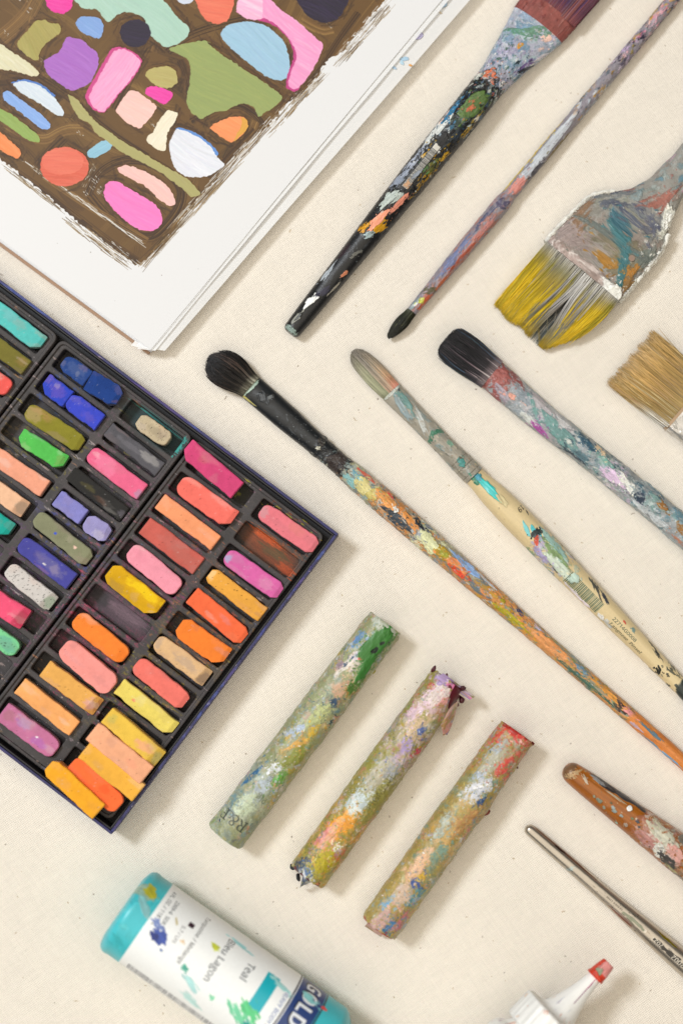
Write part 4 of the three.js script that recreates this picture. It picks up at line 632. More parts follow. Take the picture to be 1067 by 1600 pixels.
// b: long thin round brush
{
  const g = thing('round_brush', 'thin round paintbrush with small dark pointed tuft and paint-streaked handle', 'paintbrush');
  const u = lay(g, [643, 487], [1046, 4], 0.0042), st = [[0, 8, 7], [30, 9.2, 9], [150, 13, 13], [222, 13.6, 13.6], [236, 12.4, 12.4], [244, 11.4, 11.4], [420, 10.6, 10.6], [700, 9.4, 9.4]], cv = curve(st.map((r) => [...r, 0, 13.6]));
  const s = new Skin(700, 78, 202); s.hw = (x) => cv(x)[1]; const T = (...a) => s.top(...a);
  s.plain('#8d8790', 0.12, 0.06);
  s.scatter(160, 0, 240, ['#a78f95', '#8a7f8e', '#b07a72', '#9a8fa0', '#7d8494', '#b98a7c', '#a36a5c', '#8f8a96'], 2.5, 9, 3, { dry: 0.6, h: 0.35 });
  T(28, 6, 22, 5, 0, '#c05a38', { edge: 0.6, dry: 0.4 }); T(70, 8, 40, 4, 0, '#b5623f', { edge: 0.6, dry: 0.5 }); T(10, -4, 14, 4, 0, '#7f9094', { edge: 0.5 }); T(12, -2, 6, 2.5, 0.5, '#e8ecec', { edge: 0.5 }); T(22, 0, 6, 4, 0.1, '#c9cf4a', { edge: 0.6 }); T(44, 3, 16, 4, 0.9, '#5e5a40', { edge: 0.9, dry: 0.6 }); T(105, -3, 34, 6, 0, '#6f78a0', { edge: 0.7, dry: 0.5 }); T(150, 6, 44, 5, 0, '#c5837c', { edge: 0.7, dry: 0.5 }); T(190, -6, 34, 5, 0, '#4f5470', { edge: 0.7, dry: 0.5 }); T(222, 2, 12, 8, 0.6, '#55506a', { edge: 0.8 }); T(130, 7, 70, 3, 0, '#a8503a', { edge: 0.7, dry: 0.6 });
  T(262, 3, 26, 8, 0.1, '#d98f86', { edge: 0.6, h: 0.8 }); T(292, -1, 16, 9, 0.2, '#b9bec6', { edge: 0.7, h: 0.8 }); T(352, -1, 58, 7.5, 0, '#c3c9d0', { edge: 0.35, h: 0.9 }); T(350, 10, 60, 3.4, 0, '#7a6a3e', { edge: 0.7, dry: 0.4 }); T(300, 8, 16, 4, 0, '#54535c', { edge: 0.8 });
  for (let k = 0; k < 9; k++) T(250 + k * 16, -10.6, 12, 2.6, 0, '#d6b721', { edge: 0.4 });
  s.scatter(110, 405, 500, ['#8d98a2', '#a9b3bc', '#5f6872', '#c8ccd0', '#b98a3c', '#46505a', '#9aa0aa', '#d0b090'], 1.5, 5.5, 3); s.scatter(80, 500, 580, ['#c9b0d4', '#b9a2c6', '#2a2438', '#3a3244', '#d9c8dc', '#8a7a40', '#e0b0bc'], 2, 6.5, 3); s.scatter(90, 560, 640, ['#231f30', '#e8a0b0', '#d8a23c', '#f0c4b8', '#e07f9a', '#9aa0a8', '#31304a', '#e6b8c8'], 2, 6.5, 2.5); s.scatter(80, 630, 700, ['#e09a70', '#e8b0a0', '#2a3048', '#d06a8a', '#f0c8b0', '#c0a050'], 2, 6, 2.5);
  s.soften(1.5, 0.25, 0.05); s.mingle(0.04, 0, 700, 0.5, 2, 9, 4, { turn: 0.6 }); s.grain(0.08, 0.6, 0.12); const mat = s.material({ m: { roughness: 0.38 } }, u);
  part(g, 'ferrule', loft(cv, 0, 238, { unit: u, skin: s, N: 32 }), mat, 'long ferrule streaked mauve, rust and grey'); part(g, 'handle', loft(cv, 238, 690, { unit: u, skin: s, N: 32, lump: 0.6 }), mat, 'slim handle layered with lilac, grey and orange paint');
  const c1 = ramp([0, '#3a3d2c'], [0.3, '#23261c'], [1, '#17180f']), c2 = ramp([0, '#5a5c44'], [1, '#3c3c26']);
  const W = (x) => (x < 22 ? mix(8, 10.6, sstep(0, 22, x)) : mix(10.6, 2.5, Math.pow(clamp((x - 22) / 34), 1.6)));
  stuff(part(g, 'bristles', hairs({ n: 900, len: (t) => 56 - 4 * t * t, W: (x) => W(x), H: (x) => W(x) * 0.85, yc: (x) => 13.4 - x * 0.05, off: (x) => -x * 0.04, col: (t, q, f, r) => blend(r < 0.75 ? c1 : c2, f), coreCol: '#14150e', unit: u, r: 0.55, seed: 5, wob: 1.8 }), hairMat));
}

// c: wide yellow-stained varnish brush
{
  const g = thing('varnish_brush', 'wide flat brush with mustard-yellow split bristles and paint-caked ferrule', 'paintbrush');
  const u = lay(g, [908.5, 426], [1100.5, 196], 0.005), st = [[-6, 74, 14, 0], [0, 74.5, 14.5, 0], [60, 73, 15, 2], [98, 71, 15, 4], [112, 66, 15, 6], [132, 54, 15, 11], [155, 40, 15, 16], [200, 28.5, 15.5, 17], [260, 26, 16, 17], [420, 25, 16, 17]], cv = curve(st.map((r) => [...r, 16]));
  const s = new Skin(430, 250, 303); s.x0 = -8; s.hw = (x) => cv(x)[1]; const T = (x, y, ...a) => s.daub(x, y * 0.78, ...a);
  s.plain('#94928c', 0.14, 0.04); s.scatter(120, -5, 120, ['#938c84', '#7f7c74', '#a0948c', '#8b8078', '#9a8f8a', '#85857a', '#8a7a70'], 6, 20, 2, { h: 0.25, dry: 0.6, turn: 3 });
  T(40, -40, 34, 26, 0.3, '#9c8c88', { edge: 0.7, dry: 0.4 }); T(66, -46, 24, 18, 0, '#8a6c52', { edge: 0.8, dry: 0.5 }); T(55, 20, 30, 22, 0.2, '#7d7560', { edge: 0.7, dry: 0.5 }); T(30, 40, 26, 14, 0.3, '#8c6a3c', { edge: 0.9, dry: 0.6 }); T(80, 36, 22, 14, 0.2, '#6f7770', { edge: 0.8, dry: 0.5 }); T(52, 36, 12, 8, 0.1, '#b07a34', { edge: 0.8, dry: 0.5 }); T(35, 5, 12, 6, 0.1, '#a8782c', { edge: 0.8, dry: 0.4 }); T(72, 12, 60, 6, 1.35, '#68706c', { edge: 0.5, dry: 0.3 });
  for (let k = 0; k < 16; k++) T(8 + k * 6.6, 38 - k * 3.2 + Math.sin(k) * 2, 7, 5.5, -0.5, k > 12 ? '#3f6c7a' : '#3d7279', { edge: 0.6, dry: 0.5, h: 0.5 });          // teal line
  s.scatter(60, 95, 150, ['#4f566a', '#5a5f74', '#444a5c', '#7a7c80', '#85887e', '#6e7478'], 4, 12, 2.4, { turn: 3, dry: 0.5 }); s.scatter(90, 140, 250, ['#8b9a9c', '#6f868c', '#7d8a86', '#9aa6a4', '#5c7a86', '#94847c', '#a06a62', '#b0b6b4'], 3, 12, 2.4, { turn: 3 }); s.scatter(70, 190, 420, ['#5f8596', '#46707e', '#a9b8bc', '#b98aa0', '#d4d6d6', '#7fa0aa', '#39586a', '#c0a2b4'], 2, 9, 2, { turn: 3 });
  T(168, 10, 30, 10, 0.2, '#a26a5e', { edge: 0.8, dry: 0.5 }); T(152, 44, 14, 20, 0.9, '#e9e9de', { edge: 0.6, h: 1.6 }); T(128, 46, 12, 7, 0.4, '#cfd0c4', { edge: 0.8, h: 1 }); T(100, 20, 2.6, 2.4, 0, '#f0efe8'); T(104, 34, 3, 2, 0.3, '#f0efe8'); T(88, 44, 2.6, 2, 0, '#efeee6'); T(92, 52, 3.4, 2, 0.6, '#efeee6');
  s.scatter(60, 5, 130, ['#e9e7de', '#f2f1ea', '#d9d8d0'], 0.5, 1.6, 2, { turn: 3, h: 0.8 });
  for (let k = 0; k < 70; k++) T(3 + s.R() * 8, -70 + k * 2, 4 + s.R() * 3, 4, 0, pick(s.R, ['#b7a39c', '#c9bcb6', '#a08c84', '#d8d0ca', '#95827a']), { edge: 0.8, dry: 0.4, h: 0.5 });
  T(6, 36, 12, 20, 0.1, '#f3f3ee', { edge: 0.45, h: 1.4 });
  // white paint caked along both edges
  for (let k = 0; k < 26; k++) { const x = 2 + k * 4.6, hw = 62; for (const sd of [-1, 1]) if (sd > 0 ? x < 122 : x < 128) s.daub(x, sd * hw, 8, 5 + s.R() * 5, s.R(), pick(s.R, ['#f0efe6', '#e6e5da', '#f4f3ec']), { edge: 0.6, h: 1.6, dry: 0.2 }); }
  s.soften(2, 0.5, 0.03); s.mingle(0.035, 0, 420, 0.5, 2.4, 12, 3, { turn: 3 }); for (let k = 0; k < 40; k++) { const x = 2 + k * 3.2; for (const sd of [-1, 1]) { s.daub(x, sd * (53 + s.R() * 6), 6, 3.5 + s.R() * 3.5, s.R(), pick(s.R, ['#efeee6', '#e4e3d8', '#f4f3ec', '#d9d8cc']), { edge: 0.7, h: 1.5, dry: 0.3 }); } } for (const [x, y, a, b] of [[150, 40, 13, 15], [140, 34, 10, 7], [158, 46, 9, 8], [4, 33, 11, 15], [100, 48, 5, 3], [112, 56, 6, 4]]) s.daub(x, y, a, b, 0.6, '#f2f2ea', { edge: 0.55, h: 1.5 }); s.grain(0.08, 0.5, 0.15); const mat = s.material({ m: { roughness: 0.5 } }, u);
  part(g, 'ferrule', loft(cv, 0, 122, { unit: u, skin: s, p: 0.55, N: 64, lump: 0.9 }), mat, 'broad flat ferrule caked with grey, teal and white paint'); part(g, 'handle', loft(cv, 122, 420, { unit: u, skin: s, p: 0.75, N: 64, lump: 1.4 }), mat, 'shouldered handle crusted with grey-blue paint');
  for (const sd of [-1, 1]) {
    const pts = []; for (let x = 1; x <= 134; x += 3) { const [, hw, , c2] = cv(x); pts.push(new THREE.Vector3(x * u, (17 + vnoise(x * 0.1, sd + 4) * 7) * u, (c2 + sd * (hw + 0.4 + vnoise(x * 0.15, sd * 3 + 9) * 1.6)) * u)); }
    const tg = new THREE.TubeGeometry(new THREE.CatmullRomCurve3(pts), 130, 3.4 * u, 10), q = tg.attributes.position, nm = tg.attributes.normal; for (let i = 0; i < q.count; i++) { const k = (fbm(q.getX(i) / u * 0.22 + sd * 9, q.getY(i) / u * 0.3 + q.getZ(i) / u * 0.3, 3) - 0.5) * 3.4 * u; q.setXYZ(i, q.getX(i) + nm.getX(i) * k, q.getY(i) + nm.getY(i) * k, q.getZ(i) + nm.getZ(i) * k); } tg.computeVertexNormals();
    part(g, 'paint_crust', tg, new THREE.MeshPhysicalMaterial({ color: new THREE.Color(0.80, 0.79, 0.73), roughness: 0.5 }), 'white dried paint along the ferrule edge');
  }
  const riv = new THREE.CylinderGeometry(5 * u, 5.5 * u, 2 * u, 16); const rv = part(g, 'rivet', riv, new THREE.MeshPhysicalMaterial({ color: new THREE.Color(0.3, 0.22, 0.18), roughness: 0.45, metalness: 0.6 })); rv.position.set(64 * u, 31.6 * u, 46 * u);
  const yel = ramp([0, '#b9b6ae'], [0.18, '#9a9468'], [0.4, '#c2a612'], [0.7, '#d8b80e'], [1, '#e0bb12']), yel2 = ramp([0, '#a8a59c'], [0.12, '#8c8526'], [0.5, '#ac9a10'], [1, '#bca610']), sil = ramp([0, '#d5d3ce'], [0.35, '#b9b6b2'], [0.6, '#8f8a84'], [0.85, '#8a7f50'], [1, '#b8980e']), dk = ramp([0, '#77736c'], [0.4, '#5b5c5e'], [0.8, '#63706c'], [1, '#9a8a20']);
  const len = (t) => (t < 0.14 ? 131 + 3 * Math.sin(t * 9) : 133 - 48 * Math.pow(clamp((t - 0.45) / 0.55), 1.4));
  const zmap = (t, x, q) => { const gap = (q < -0.35 ? 3 : 12.5) * sstep(26, 118, x), tc = 0.14, m = 11 - 2 * x / 130, rt = 73 - 27 * Math.pow(clamp((x - 30) / 100), 1.3); return t > tc ? mix(m + gap, rt, (t - tc) / (1 - tc)) : mix(-73, m - gap * 0.8, (t + 1) / (1 + tc)); };
  stuff(part(g, 'bristles', hairs({ n: 3000, len, W: () => 72, zmap, clump: 22, pull: 0.35, H: (x) => Math.max(3.5, 13 - x * 0.07), yc: (x) => 16 - x * 0.06, box: true, core: 0, col: (t, q, f, r, x) => {
    if (q < -0.35 && Math.abs(t - 0.14) < 0.25) return blend(dk, f * 0.8); const edge = Math.abs(t + 0.05) > 0.66, mid = Math.exp(-Math.pow((t - 0.12) / 0.5, 2)); return blend(edge ? (r < 0.72 ? yel : yel2) : r < 0.5 * mid + 0.05 ? sil : r < 0.5 * mid + 0.14 ? dk : r < 0.8 ? yel : yel2, clamp(f * (edge ? 1.6 : 1)));
  }, unit: u, r: 0.62, seed: 11, wob: 4, jit: 0.06, splay: 1.5, stray: 0.012 }), hairMat));
}

// d: hog bristle brush
{
  const g = thing('hog_brush', 'wide tan hog-bristle brush with bright metal ferrule', 'paintbrush');
  const u = lay(g, [1072.5, 631.5], [1148.5, 696.5], 0.006), cv = curve([[0, 51, 16, 0, 19], [60, 50, 17, 0, 19], [75, 48, 18, 0, 19], [100, 34, 16, 0, 19], [140, 22, 15, 0, 19], [240, 18, 15, 0, 19]]);
  const s = new Skin(250, 220, 404); s.plain('#c7c5c2', 0.08, 0.05); s.scatter(60, 0, 80, ['#d9d8d6', '#aeaca8', '#eceae8', '#9a9894', '#c0bdb8'], 3, 12, 3, { turn: 3, h: 0.3 }); s.scatter(40, 0, 80, ['#f2f1ee', '#8d8a86'], 1, 3, 4, { turn: 3 }); s.grain(0.06, 0.5, 0.1);
  part(g, 'ferrule', loft(cv, 0, 78, { unit: u, skin: s, p: 0.5, N: 64 }), s.material({ m: { roughness: 0.3, metalness: 0.75 } }, u)); part(g, 'handle', loft(cv, 78, 240, { unit: u, p: 0.8, N: 40 }), new THREE.MeshPhysicalMaterial({ color: new THREE.Color(0.25, 0.12, 0.06), roughness: 0.4 }));
  const rim = curve([[-3, 52.5, 17.5, 0, 19], [1.5, 52.5, 17.5, 0, 19]]); part(g, 'ferrule_rim', loft(rim, -3, 1.5, { unit: u, p: 0.5, N: 64 }), new THREE.MeshPhysicalMaterial({ color: new THREE.Color(0.42, 0.3, 0.2), roughness: 0.35, metalness: 0.6 }));
  const a = ramp([0, '#b89e66'], [0.4, '#b8965a'], [0.75, '#d4ad66'], [1, '#e2c088']), b = ramp([0, '#a08a5a'], [0.6, '#ac8c50'], [1, '#caa45e']), c = ramp([0, '#c9b88c'], [0.5, '#d2bd8c'], [1, '#d9c193']), d = ramp([0, '#e6e4df'], [0.3, '#d9d4c6'], [0.6, '#b99e66'], [1, '#cda863']);
  stuff(part(g, 'bristles', hairs({ n: 1900, len: (t) => 121 - 5 * Math.abs(Math.sin(t * 7)), W: (x) => 50 + x * 0.04, H: (x) => Math.max(4, 15 - x * 0.07), yc: (x) => 19 - x * 0.06, box: true, core: 0.85, coreLen: 0.7, coreCol: '#7d6434', col: (t, q, f, r) => blend(t > 0.72 && r < 0.55 ? d : r < 0.5 ? a : r < 0.78 ? b : c, f), unit: u, r: 0.62, seed: 17, wob: 4.6, jit: 0.16, splay: 3, stray: 0.03 }), hairMat));
}

// e: black mop brush with a long colourful handle
{
  const g = thing('mop_brush', 'long paintbrush with full black oval tuft, black ferrule and multicoloured handle', 'paintbrush');
  const u = lay(g, [392.4, 605], [1067, 1190], 0.0052), cv = curve([[0, 21, 12], [60, 20.5, 14], [130, 17.5, 15], [172, 16, 16], [182, 16.2, 16.2], [230, 18.8, 18.8], [330, 19, 19], [450, 16.5, 16.5], [560, 13.5, 13.5], [700, 11.6, 11.6], [850, 11, 11], [930, 10.5, 10.5]].map((r) => [...r, 0, Math.max(r[2], 13)]));
  const s = new Skin(930, 108, 505); s.hw = (x) => cv(x)[1]; const T = (...a) => s.top(...a);
  s.base((x, y) => { const k = x > 200 + (vnoise(x * 0.2, y * 0.2) - 0.5) * 24, t = fbm(x * 0.03, y * 0.05, 2), b = k ? (t < 0.5 ? [0.8, 0.56, 0.33] : [0.6, 0.58, 0.5]) : [0.118, 0.13, 0.142], m = 1 + (fbm(x * 0.05, y * 0.1, 3) - 0.5) * 0.24; return [b[0] * m, b[1] * m, b[2] * m, 0]; });
  s.scatter(26, 60, 150, ['#4d5257', '#6a6e70', '#34383c'], 0.8, 2.4, 5, { h: 0.2 }); s.scatter(70, 70, 130, ['#9ba0a2', '#c2c6c6', '#777c80'], 0.4, 1.1, 2, { h: 0.4 });
  T(26, 0, 10, 6, 0.4, '#43474b', { edge: 0.8, dry: 0.8 }); T(34, -6, 3, 9, 0.3, '#686c6e', { edge: 0.9, dry: 0.6 });
  T(2, 0, 3, 21, 0, '#a9bfb2', { edge: 0.6, dry: 0.3, h: 0.6 }); T(8, 18, 14, 3, 0, '#b9b16a', { edge: 0.7 });
  s.scatter(60, 138, 196, ['#8f9490', '#73787a', '#a9a894', '#2a2a2c', '#3c3733', '#7d8c8c', '#c4c2b2', '#58544e'], 2, 7, 2, { turn: 3, h: 0.9 }); T(180, 0, 14, 22, 0.2, '#3a3230', { edge: 0.6, h: 0.4 }); T(196, 8, 10, 8, 0.3, '#2d2828', { edge: 0.6 });
  s.scatter(90, 196, 262, ['#a9b0a6', '#8f9a98', '#b7b48e', '#9fb3b0', '#c9c4a0', '#7e8c8c', '#d4b6a0'], 4, 11, 2, { turn: 2 }); T(212, 10, 14, 6, 0.3, '#8fc0c0', { edge: 0.7 }); T(222, -2, 16, 4, 0.2, '#6fa6b8', { edge: 0.8 }); T(236, 4, 18, 10, 0.2, '#d6cb8a', { edge: 0.6, h: 0.8 }); T(255, 3, 8, 14, 0.3, '#cdbf72', { edge: 0.6 }); T(232, -12, 20, 4, 0, '#e0705a', { edge: 0.8 });
  s.scatter(120, 262, 345, ['#d79a5c', '#d98b4c', '#8a969e', '#39424e', '#c3c8c8', '#e0a878', '#2e3640', '#c77f4a', '#a2a8a8'], 3, 9, 2.4); T(282, -4, 24, 9, 0.1, '#de9a58', { edge: 0.6, h: 0.8 }); T(310, 8, 30, 8, 0, '#39424c', { edge: 0.8, dry: 0.4 }); T(330, -4, 22, 8, 0.2, '#df9550', { edge: 0.6, h: 0.8 }); T(275, -14, 10, 3, 0.2, '#e5574a', { edge: 0.7 }); T(298, -2, 6, 4, 0.2, '#f0f0ec', { edge: 0.6, h: 1.2 }); T(345, -10, 18, 8, 0, '#2b3138', { edge: 0.7 });
  s.scatter(60, 345, 400, ['#d6d9b0', '#c9cfa6', '#e0e0c4', '#9aa6b4', '#b8c0c0', '#7d8794'], 4, 11, 2); T(372, 4, 24, 11, 0.2, '#d9dcae', { edge: 0.5, h: 0.9 }); T(398, 2, 15, 10, 0.1, '#b08f28', { edge: 0.7 }); T(398, 1, 8, 5, 0.1, '#9c9c28', { edge: 0.7 });
  s.scatter(150, 405, 560, ['#dd8a4a', '#d59040', '#d77f48', '#cfa030', '#8a98a8', '#6f7c88', '#c9c2b4', '#b8801e'], 2.5, 8.5, 3); T(430, 4, 28, 9, 0.05, '#e08a54', { edge: 0.5, h: 0.8 }); T(432, 8, 15, 4.5, 0.1, '#e04a2c', { edge: 0.6, h: 0.8 }); T(440, -9, 34, 5, 0.05, '#8fb0e0', { edge: 0.6, h: 0.8 }); T(470, -12, 30, 3, 0, '#c4ccd8', { edge: 0.8 }); T(466, 8, 20, 4, 0.1, '#6f7a80', { edge: 0.9 });
  s.scatter(140, 505, 640, ['#d2971e', '#c4a02a', '#d08c3c', '#8f9a86', '#6f8090', '#e0a060', '#a8a020', '#b9b4a8', '#dd8f58'], 2, 6.5, 2.6); T(545, 6, 36, 5, 0.03, '#b3a81c', { edge: 0.8, dry: 0.4 }); T(548, -8, 12, 3, 0.4, '#39406a', { edge: 0.8 }); T(590, -8, 14, 3.5, 0.3, '#b8b4d0', { edge: 0.8 }); T(620, 0, 34, 8, 0, '#e0985c', { edge: 0.6 });
  s.scatter(150, 650, 780, ['#5f7f74', '#4c7068', '#d39a2a', '#dd9450', '#7fa0b4', '#6f9450', '#c9a83a', '#3f5f60', '#d8a070'], 1.8, 6, 2.4); T(700, 6, 60, 4, 0, '#4a6c5c', { edge: 0.8, dry: 0.5 }); T(740, -3, 44, 5, 0, '#dd9a48', { edge: 0.7, dry: 0.3 }); T(675, -4, 14, 4, 0.1, '#6d8fa8', { edge: 0.8 }); T(762, 0, 12, 6, 0.2, '#4a3a30', { edge: 0.9 }); T(776, -3, 14, 5, 0.1, '#e79a98', { edge: 0.6 });
  s.daub(860, 0, 84, 60, 0, '#d9853f', { edge: 0.06, h: 0.2, vary: 0.1 }); s.scatter(60, 790, 930, ['#dd8d48', '#cf7a36', '#e29a58', '#c8743a'], 3, 8, 8, { turn: 0.1, h: 0.1, a: 0.6 }); T(800, 7, 16, 3, 0, '#c0a8b8', { edge: 0.7 }); T(822, -2, 22, 4, 0.05, '#54788c', { edge: 0.9, dry: 0.5 }); T(836, 10, 30, 2.5, 0, '#6f9ab8', { edge: 0.6 }); T(870, 9, 22, 2.4, 0, '#7aa6c8', { edge: 0.6 });
  s.mingle(0.03, 140, 200, 0.6, 2.2, 10, 2, { turn: 3 }); s.mingle(0.07, 205, 800, 0.4, 2, 14, 3.5, { turn: 0.9 }); s.scatter(60, 205, 780, ['#e8e6e0', '#3a4652', '#5c86b0', '#d8b030', '#6a7c40'], 0.5, 1.8, 3); s.mingle(0.02, 800, 930, 0.5, 1.5, 8, 6, { turn: 0.1 }); s.grain(0.07, 0.6, 0.12); const mat = s.material({ m: { roughness: 0.36 } }, u);
  part(g, 'ferrule', loft(cv, 0, 184, { unit: u, skin: s, lump: 0.5 }), mat, 'black painted ferrule with flaking grey lower end'); part(g, 'handle', loft(cv, 184, 925, { unit: u, skin: s, lump: 0.9 }), mat, 'long orange handle layered with dabs of many colours');
  const c1 = ramp([0, '#7a7664'], [0.1, '#3a362f'], [0.22, '#1c1917'], [1, '#121012']), c2 = ramp([0, '#b8b6a2'], [0.16, '#6a6056'], [0.4, '#453832'], [1, '#302826']), W = (x) => (x < 45 ? mix(20, 29.5, sstep(0, 45, x)) : mix(29.5, 14, Math.pow(clamp((x - 45) / 36), 2.2)));
  stuff(part(g, 'bristles', hairs({ n: 1700, len: (t) => 82 - 9 * t * t, W, H: (x) => W(x) * 0.62, yc: (x) => 15 + x * 0.05, off: (x) => x * 0.085, col: (t, q, f, r) => blend(r < 0.72 ? c1 : c2, f), coreCol: '#100e0f', unit: u, r: 0.62, seed: 21, wob: 3.2, stray: 0.03, jit: 0.2 }), hairMat));
}

// f: filbert with a cream handle
{
  const g = thing('filbert_brush', 'filbert paintbrush with pale grey-peach tuft and cream wooden handle', 'paintbrush');
  const u = lay(g, [611.5, 612], [1055, 1064], 0.0056), cv = curve([[0, 17.5, 9.5], [60, 15.6, 12], [120, 15, 14], [150, 16.4, 16], [183, 17.2, 17.2], [188, 16.6, 16.6], [230, 20.6, 20.6], [290, 22.3, 22.3], [380, 20.5, 20.5], [470, 18.3, 18.3], [560, 15, 15], [640, 12.8, 12.8], [720, 12, 12]].map((r) => [...r, 0, Math.max(r[2], 14)]));
  const s = new Skin(720, 118, 606); s.hw = (x) => cv(x)[1]; const T = (...a) => s.top(...a);
  s.base((x, y) => { const f = x < 186, n = fbm(x * 0.02, y * 0.4, 3) - 0.5, b = f ? [0.62, 0.60, 0.55] : [0.868, 0.788, 0.612]; return b.map((v) => v * (1 + n * (f ? 0.2 : 0.06))).concat(0); });
  s.scatter(60, 0, 186, ['#9aa09c', '#8a9492', '#b0aa9c', '#a39c8c', '#8f9c9c', '#bdb6a8', '#8b8678'], 3, 10, 3, { h: 0.25, dry: 0.5 }); T(22, -3, 24, 9, 0.2, '#6f9490', { edge: 0.7, dry: 0.3 }); T(30, 6, 26, 5, 0.3, '#8fa0a4', { edge: 0.7 }); T(62, -2, 30, 4, 0.5, '#c4c8c4', { edge: 0.8, dry: 0.4 }); T(2, 0, 3, 17, 0, '#bfc4bc', { edge: 0.6, h: 0.6 }); T(6, -10, 2.4, 2.4, 0, '#40464a');
  for (let k = -4; k <= 4; k++) T(92 + Math.abs(k) * 1.6, k * 3.2, 4, 3, 0.3, '#437a62', { edge: 0.6, h: 0.4 });
  s.scatter(50, 96, 180, ['#8f8a78', '#6c6a58', '#b9b19c', '#7d9c8c', '#a07c64', '#c9c0a8', '#5f7a6c'], 1.2, 4, 3, { dry: 0.5 }); T(156, 2, 8, 6, 0.2, '#3f8a84', { edge: 0.6 }); T(122, -8, 6, 5, 0.2, '#7fa08c', { edge: 0.6 });
  for (const x of [150, 164, 178]) s.stamp((c) => c.fillRect(x, -60, 1.2, 120), '#6c675a', 0.8, -0.5);
  T(193, 2, 8, 9, 0.3, '#4f8c74', { edge: 0.8, dry: 0.4 }); T(215, -1, 28, 6, 0.05, '#3fc4c0', { edge: 0.4, h: 0.7 }); T(244, -2, 14, 5, 0.1, '#cdbf94', { edge: 0.6, h: 0.5 }); T(191, -2, 6, 5, 0.2, '#4f9cb0', { edge: 0.6 });
  s.text('19', 272, -14, 11, 1.57, '#2c2a28', { font: 'serif', weight: 'italic' }); T(283, -17, 5, 1.2, 0.4, '#2a2826'); s.scatter(24, 240, 400, ['#8c8266', '#a3946c'], 0.4, 0.9, 2);
  T(300, 2, 12, 3.4, 0.3, '#7fd0d4', { edge: 0.7 }); T(318, -4, 14, 5, 0.1, '#58c4cc', { edge: 0.6 });
  s.scatter(70, 316, 400, ['#a9c0b4', '#8fb0aa', '#86a070', '#b8b0c8', '#c9d4c8', '#39484a', '#9fb8b0', '#c4d2c4'], 3, 9, 3); T(326, 6, 14, 4.5, 0.8, '#d2503c', { edge: 0.9, dry: 0.4 }); T(350, -12, 30, 7, 0.05, '#9dc0b8', { edge: 0.5, h: 0.8 }); T(364, -2, 28, 7, 0.05, '#84a06c', { edge: 0.6, h: 0.7 }); T(346, 14, 18, 6, 0.1, '#a9a0c4', { edge: 0.7 }); T(384, 8, 26, 9, 0, '#cbd8c8', { edge: 0.6, h: 0.8 }); T(316, -2, 6, 12, 0.2, '#2e3a3c', { edge: 0.9, dry: 0.6 });
  s.mingle(0.05, 318, 402, 0.5, 2.2, 9, 3); s.mingle(0.04, 0, 184, 0.5, 2, 8, 3); const R6 = rng(61); s.stamp((c) => BARS(c, 398, 9, 34, 22, R6, 1.25), '#365648', 0.92); T(420, 17, 16, 4, 0.1, '#e9dfe4', { edge: 0.7, h: 0.8 }); T(446, 17, 12, 4, 0.1, '#ecdfe6', { edge: 0.6, h: 0.8 }); T(405, 2, 10, 8, 0.2, '#b9d0c4', { edge: 0.8, dry: 0.5 });
  T(440, -12, 18, 5, 0.35, '#57564e', { edge: 1.0, dry: 0.7 }); T(462, -11, 12, 3, 0.3, '#4a4c54', { edge: 0.9, dry: 0.6 });
  T(478, 14, 7, 4.5, 0.3, '#f1efe8', { edge: 0.6, h: 0.9 }); T(494, 14, 9, 5, 0.3, '#c9c9c2', { edge: 0.8 });
  s.text('22714G0008', 518, 3, 9, 0, '#3d4a3c', { a: 0.9 }); s.text('Langnese  Pinsel', 528, 13, 8.5, 0, '#3a3f34', { a: 0.85, font: 'serif', weight: 'italic' }); T(509, -6, 4, 1.6, 0.2, '#d05a48', { edge: 0.6 }); T(527, -7, 5, 3, 0.3, '#7f9a94', { edge: 0.8 });
  s.scatter(60, 590, 720, ['#2c3330', '#3a423e', '#1e2422', '#454c46'], 3, 9, 2, { dry: 0.6 }); T(600, 8, 9, 5, 0.8, '#23261f', { edge: 1.0, dry: 0.5 }); T(575, -10, 16, 3, 0.4, '#3a3a34', { edge: 1.0, dry: 0.7 }); s.daub(692, 0, 52, 60, 0, '#353d3a', { edge: 0.3, h: 0.3 });
  s.grain(0.03, 0.5, 0.06); const mat = s.material({ m: { roughness: 0.34 } }, u);
  part(g, 'ferrule', loft(cv, 0, 185, { unit: u, skin: s, grow: 0.5 }), mat, 'grey metal ferrule stained green and crimped'); part(g, 'handle', loft(cv, 186, 715, { unit: u, skin: s }), mat, 'cream lacquered handle with turquoise smear and printed bars');
  const gy = ramp([0, '#c9a48c'], [0.25, '#c8b49c'], [0.6, '#a39a8c'], [1, '#8a8276']), gn = ramp([0, '#a9ac8c'], [0.5, '#b3b394'], [1, '#8f8878']), pk = ramp([0, '#d48a78'], [0.3, '#dcb48c'], [0.6, '#b9a890'], [1, '#8f877a']), dk = ramp([0, '#8f8878'], [1, '#6e6860']);
  const W = (x) => (x < 30 ? mix(17, 18.5, x / 30) : mix(18.5, 11.5, Math.pow(clamp((x - 30) / 58), 2.2)));
  stuff(part(g, 'bristles', hairs({ n: 1500, len: (t) => 90 - 9 * t * t, W, H: (x) => W(x) * 0.5, yc: (x) => 14 - x * 0.03, off: (x) => -x * 0.02, col: (t, q, f, r) => blend(r < 0.14 ? dk : t > 0.25 ? (r < 0.7 ? gn : gy) : t < -0.25 ? (r < 0.7 ? pk : gy) : gy, f), coreCol: '#8c8270', unit: u, r: 0.55, seed: 27, wob: 2.2 }), hairMat));
}

